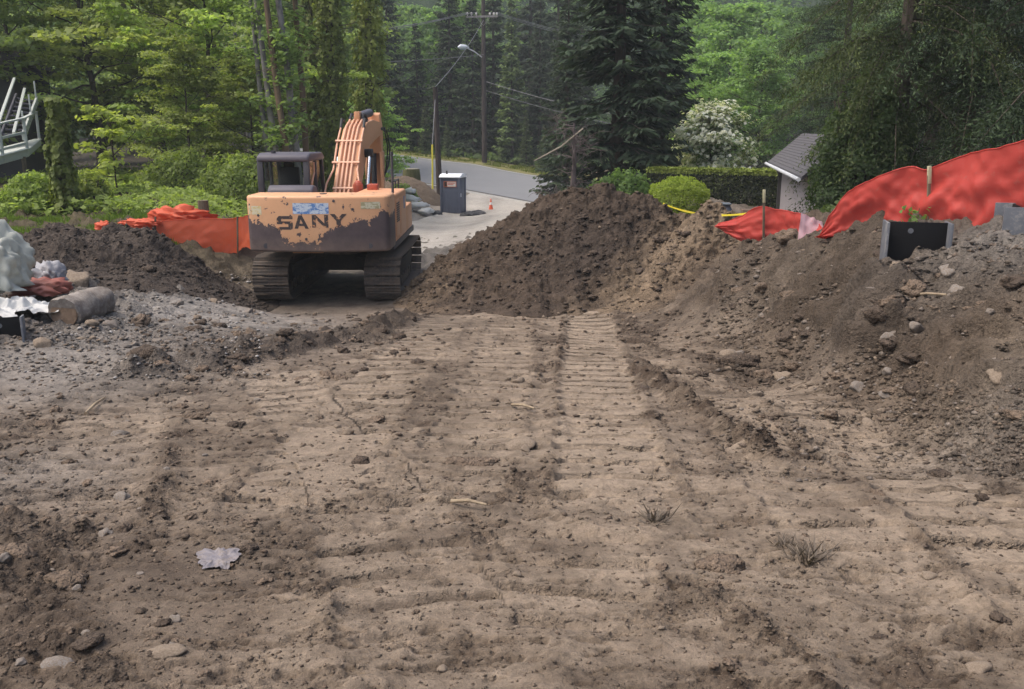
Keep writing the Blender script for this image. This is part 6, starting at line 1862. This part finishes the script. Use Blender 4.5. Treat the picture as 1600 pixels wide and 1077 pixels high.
# ------------------------------------------------------------------ shed at the right
A_ = P(1200, 256, 28); B_ = P(1252, 283, 19.2); zE = (A_.z + B_.z) / 2; A_.z = B_.z = zE
Lv = (B_ - A_); Ls_ = Lv.length; Lv.normalize(); Wv = Vector((-Lv.y, Lv.x, 0)); Wv = Wv if Wv.x > 0 else -Wv
gzS = G1(A_.x + 2, A_.y - 3) - .2
shed = thing('shed', 'small shed with a grey shingled roof under the hemlock', 'shed', (A_.x, A_.y, gzS), math.atan2(Lv.y, Lv.x))
side = 1 if (Matrix.Rotation(math.atan2(Lv.y, Lv.x), 3, 'Z') @ Vector((0, 1, 0))).dot(Wv) > 0 else -1
hE = zE - gzS; Wd = 1.9; rise = .85
WALLM = worn('lilac_grey_wall', (.36, .33, .34), (.22, .2, .19), .2, .75, 2, vary=.08); ROOFM = worn('shingle_grey', (.085, .082, .09), (.06, .06, .055), .35, .9, 5, vary=.3)
mb = MB(); y0, y1 = sorted((side * .4, side * (Wd - .4))); mb.box(.4, Ls_ - .3, y0, y1, 0, hE - .05); wl = mb.build('wall', WALLM, shed)
mb = MB(); mb.prism([(side * .4, hE - .049), (side * (Wd - .4), hE - .049), (side * Wd / 2, hE + rise * .82)], .42, .5, 'x'); mb.build('gable', WALLM, shed)
mb = MB(); mb.box(.30, .42, min(side * .3, side * .42), max(side * .3, side * .42), 0, hE - .05); mb.build('corner_board', worn('dark_trim', (.06, .055, .055), (.05, .05, .05), .1, .7, 4), wl)
sl = math.hypot(Wd / 2, rise)
for sgn in (0, 1):
    mb = MB(); ya, yb = (0, side * Wd / 2) if sgn == 0 else (side * Wd, side * Wd / 2)
    mb.prism([(ya, hE), (yb, hE + rise), (yb, hE + rise + .06), (ya, hE + .06)], 0, Ls_, 'x'); rp = mb.build('roof', ROOFM, shed)
    if sgn == 0:
        for k in range(14):      # shingle courses
            f0 = k / 14; f1 = (k + 1.15) / 14
            mb = MB(); mb.prism([(ya + (yb - ya) * f0, hE + rise * f0 + .085), (ya + (yb - ya) * f1, hE + rise * f1 + .068), (ya + (yb - ya) * f1, hE + rise * f1 + .060), (ya + (yb - ya) * f0, hE + rise * f0 + .060)], -.02, Ls_ + .02, 'x'); mb.build('shingle_course', ROOFM, rp)
mb = MB(); yg = -side * .06; mb.tube([(-.03, yg, hE + .02), (Ls_ + .03, yg, hE + .02)], .045, 8); mb.build('gutter', worn('gutter_pale', (.55, .57, .6), (.3, .3, .3), .15, .5, 4), shed)
mb = MB(); mb.tube([(.36, side * .22, hE - .1), (.36, side * .36, hE - .35), (.36, side * .36, .1)], .04, 8); mb.build('downpipe', worn('pipe_dark', (.1, .1, .1), (.08, .07, .06), .2, .6, 4), shed)

# ------------------------------------------------------------------ small garden and site things
v = P(1132, 336, 24)
gc_ = thing('covered_grill', 'dark bell shaped cover standing between the round bush and red fence', 'grill', (v.x, v.y, G1(v.x, v.y) - .03))
mb = MB(); mb.tube([(0, 0, 0), (0, 0, .12), (0, 0, .22), (0, 0, .36), (0, 0, .44)], [.31, .29, .24, .17, .13], 18); mb.build('cover', worn('slate_cover', (.075, .085, .115), (.1, .1, .1), .2, .6, 4), gc_, smooth=True)
mb = MB(); mb.tube([(0, 0, .44), (0, 0, .47), (0, 0, .50)], [.17, .18, .10], 18); mb.build('lid', worn('slate_lid', (.10, .12, .14), (.1, .1, .1), .2, .5, 4), gc_)
a, b = P(1112, 331, 22.5), P(1148, 342, 21.5)
mb = MB(); mb.tube([a, b], .035, 8); tag(mb.build('metal_rod', flat('rod_grey', (.42, .42, .44), .5, .2)), 'pale grey rod leaning in front of the dark bell shaped cover', 'rod')
v = P(1172, 332, 23)
mb = MB(); mb.box(-.22, .22, -.1, .1, -.12, .08); o = mb.build('wooden_box', worn('brown_box', (.17, .12, .09), (.1, .08, .06), .3, .8, 4), None, bevel=.01); o.location = v; tag(o, 'low brown wooden box behind the low red fence', 'box')
a, b = P(1036, 318, 21.5), P(1168, 334, 15.2)
n = 24; V = []
for i in range(n):
    t = i / (n - 1); p = a.lerp(b, t) - Vector((0, 0, .12 * 4 * t * (1 - t))); tw = .9 * math.sin(t * 9)
    V += [tuple(p + Vector((0, math.sin(tw) * .016, math.cos(tw) * .022))), tuple(p - Vector((0, math.sin(tw) * .016, math.cos(tw) * .022)))]
o = mesh_np('caution_tape', np.array(V), np.array([[2 * i, 2 * i + 1, 2 * i + 3, 2 * i + 2] for i in range(n - 1)]), flat('tape_yellow', (.75, .62, .05), .4, .1))
tag(o, 'yellow caution tape stretched in front of the round bush', 'tape')
# cut stump on the heap and stake stubs
v = P(642, 290, 54.5)
st = thing('tree_stump', 'cut mossy tree stump beside the road above the sandbags', 'stump', (v.x, v.y, G1(v.x, v.y) - .1))
mb = MB(); mb.tube([(0, 0, 0), (0, 0, .4), (.05, 0, 1.0), (.05, 0, 1.45)], [.75, .62, .55, .50], 14); mb.build('trunk', bark('mossy_bark', (.04, .045, .02), (.13, .13, .06), 4), st, smooth=True)
mb = MB(); mb.tube([(.05, 0, 1.44), (.05, 0, 1.47)], [.47, .45], 14); mb.build('cut_face', bark('cut_top', (.2, .18, .13), (.36, .33, .26), 5, (1, 1, 1)), st)
v = P(319, 337, 21.5)
mb = MB(); mb.tube([(0, 0, -.3), (0, 0, .36)], [.13, .125], 12); o = mb.build('post_stub', STAKE, None); o.location = v; tag(o, 'short sawn post stub behind the orange bundle', 'post')
# asphalt rubble by the toilet
BL = worn('black_rubble', (.045, .045, .05), (.12, .11, .1), .4, .85, 5)
for i, (px, py, Y) in enumerate([(735, 316, 49), (742, 320, 48), (750, 321, 48.5), (730, 322, 48), (745, 314, 49.5), (680, 323, 48)]):
    v = P(px, py, Y)
    o = bpy.data.objects.new('asphalt_chunk', CLODM[i % 5]); link(o); o.material_slots[0].link = 'OBJECT'; o.material_slots[0].material = BL
    o.location = (v.x, v.y, G1(v.x, v.y) + .1); o.scale = (.42, .3, .22); o.rotation_euler = (0, 0, i); tag(o, 'black broken chunk lying beside the portable toilet', 'rubble', 'black chunks by the portable toilet')
# bare dead tree on the back of the mound
def bare(name, label, cat, base, Hh, seed, nb, L, mat, tr=.09, elr=(.2, 1.0), z0=.15):
    rg = np.random.default_rng(seed); t = thing(name, label, cat, base)
    tp = trunk_pts(Hh, 9, rg, (.02, 0), .03); mb = MB(); mb.tube(tp, [tr * (1 - .8 * max(0, z) / Hh) for z in tp[:, 2]], 7); mb.build('trunk', mat, t, smooth=True)
    mb = MB()
    for i in range(nb):
        z = Hh * rg.uniform(z0, 1); b = np.array([np.interp(z, tp[:, 2], tp[:, k]) for k in range(3)])
        az, el = rg.uniform(0, 6.28), rg.uniform(*elr); l = L * rg.uniform(.4, 1.1)
        lp = curve_pts(b, (math.cos(az) * math.cos(el), math.sin(az) * math.cos(el), math.sin(el)), l, 6, rg, -.05, .2); mb.tube(lp, [.017, .014, .010, .008, .007, .005, .003], 4, False)
        for k in range(7):
            q = lp[rg.integers(1, 6)]; mb.tube(curve_pts(q, rg.normal(size=3) + np.array([0, 0, .2]), l * .4, 3, rg, 0, .25), [.008, .006, .005, .003], 3, False)
    mb.build('branches', mat, t, smooth=True)
    return t
TWIG = bark('dead_twig', (.055, .045, .045), (.16, .13, .125), 6)
vx, vy = Pxy(893, 24.5, 300)
dead = bare('dead_tree', 'bare dead tree with grey twigs behind the soil mound crest', 'tree', (vx, vy, G1(vx, vy)), 3.1, 71, 46, 1.15, TWIG, .13)
a, b = P(834, 252, 23.5), P(905, 204, 24.3)
vx2, vy2 = Pxy(903, 24.2, 300)
mb = MB(); mb.tube([b + Vector((.1, 0, .05)), b.lerp(a, .4) + Vector((0, 0, -.10)), a], [.018, .022, .014], 6); o = mb.build('broken_branch', bark('pale_branch', (.2, .17, .13), (.40, .35, .27), 5), dead); o.matrix_parent_inverse = Matrix.Translation(-Vector(dead.location))
# dry tufts, scrap and twigs on the pad
def tuft(px, py, w_px, label, seed, n=60):
    x, y = hit1(px, py); s = .75 * w_px / F * y; rg = np.random.default_rng(seed); z = H1(x, y)
    c0 = np.stack([rg.normal(size=n) * s * .16, rg.normal(size=n) * s * .12, np.zeros(n) - .01], 1)
    az = rg.uniform(0, 6.28, n); l = s * rg.uniform(.3, .75, n); el = rg.uniform(.1, 1.1, n)
    c1 = c0 + np.stack([np.cos(az) * np.cos(el) * l, np.sin(az) * np.cos(el) * l, np.sin(el) * l], 1)
    o = leaf_obj('dry_grass_tuft', strip_quads(c0, c1, np.full(n, .0035 + s * .006), rg, up=rg.normal(size=(n, 3))), rg.random(n), DRYGRASS, None)
    o.location = (x, y, z); tag(o, label, 'grass tuft')
tuft(1025, 822, 80, 'dead grass tuft in the middle of the near pad', 1, 90)
tuft(1262, 880, 100, 'large dead grass tuft in the near right dirt', 2, 110)
tuft(1225, 858, 60, 'smaller dead tuft left of the large grass tuft', 3, 60)
tuft(1010, 548, 24, 'thin dry sprig standing on the upper pad', 4, 10)
tuft(860, 848, 30, 'single dry sprig left of the dead grass tuft', 5, 8)
for px0, py0, px1, py1, lab in ((1418, 478, 1475, 492, 'dry stick lying across the right bank'), (135, 655, 165, 628, 'pale splinter of wood on the left of the pad'), (705, 800, 760, 806, 'thin dry twig left of the pad centre'), (1010, 425, 1040, 412, 'thin dry twig on the face of the soil mound'), (800, 640, 835, 652, 'short twig on the middle of the pad')):
    if 'face of' in lab:
        a, b = P(px0, py0, 15.9), P(px1, py1, 16.2)
    else:
        xa, ya = hit1(px0, py0); xb, yb = hit1(px1, py1); a, b = Vector((xa, ya, H1(xa, ya) + .02)), Vector((xb, yb, H1(xb, yb) + .035))
    r = .006 + .0011 * a.y
    mb = MB(); mb.tube([a, a.lerp(b, .5) + Vector((0, 0, .015)), b], [r, r * .9, r * .6], 6); tag(mb.build('twig', bark('dry_twig', (.20, .15, .10), (.36, .29, .2), 8)), lab, 'twig')
sheet('plastic_scrap', 'torn scrap of whitish plastic lying on the near left dirt', 'plastic scrap', 343, 888, .12, .13, .010, worn('scrap', (.185, .17, .185), (.20, .165, .135), .55, .4, 30, vary=.4), 350)
# green seedling by the fence
v = P(1428, 345, 10.2)
sd_ = thing('seedling', 'small green seedling between the black steel beam and red fence', 'plant', (v.x, v.y, v.z - .12))
mb = MB(); mb.tube([(0, 0, -.15), (.02, 0, .1), (.05, 0, .26)], [.008, .006, .004], 5); mb.build('stem', STAKE, sd_)
rg = np.random.default_rng(4); n = 26
leaf_obj('leaves', leaf_quads(np.stack([rg.normal(size=n) * .08, rg.normal(size=n) * .05, .08 + .2 * rg.random(n)], 1), rg.normal(size=(n, 3)) * .5 + np.array([0, -.5, .8]), .038 * rg.uniform(.6, 1.2, n), .6, rg), rg.random(n), LEAF, sd_).color = (.6, .9, .45, 1)

# ------------------------------------------------------------------ damp air over the valley
HZ, _nt, _o = new_mat("haze_air")
_v = _nt.nodes.new("ShaderNodeVolumePrincipled")
_v.inputs['Color'].default_value = (.86, .92, .95, 1); _v.inputs['Density'].default_value = 0.0008; _v.inputs['Anisotropy'].default_value = 0.0
_nt.links.new(_v.outputs[0], _o.inputs['Volume'])
_lo = min(float(ground.bound_box[0][2]), -8.0) - 1.0
mb = MB(); mb.box(-420, 420, -30, 290, _lo - 8, 70)
tag(mb.build('haze', HZ), 'thin damp haze in the valley air', 'haze', kind='stuff')
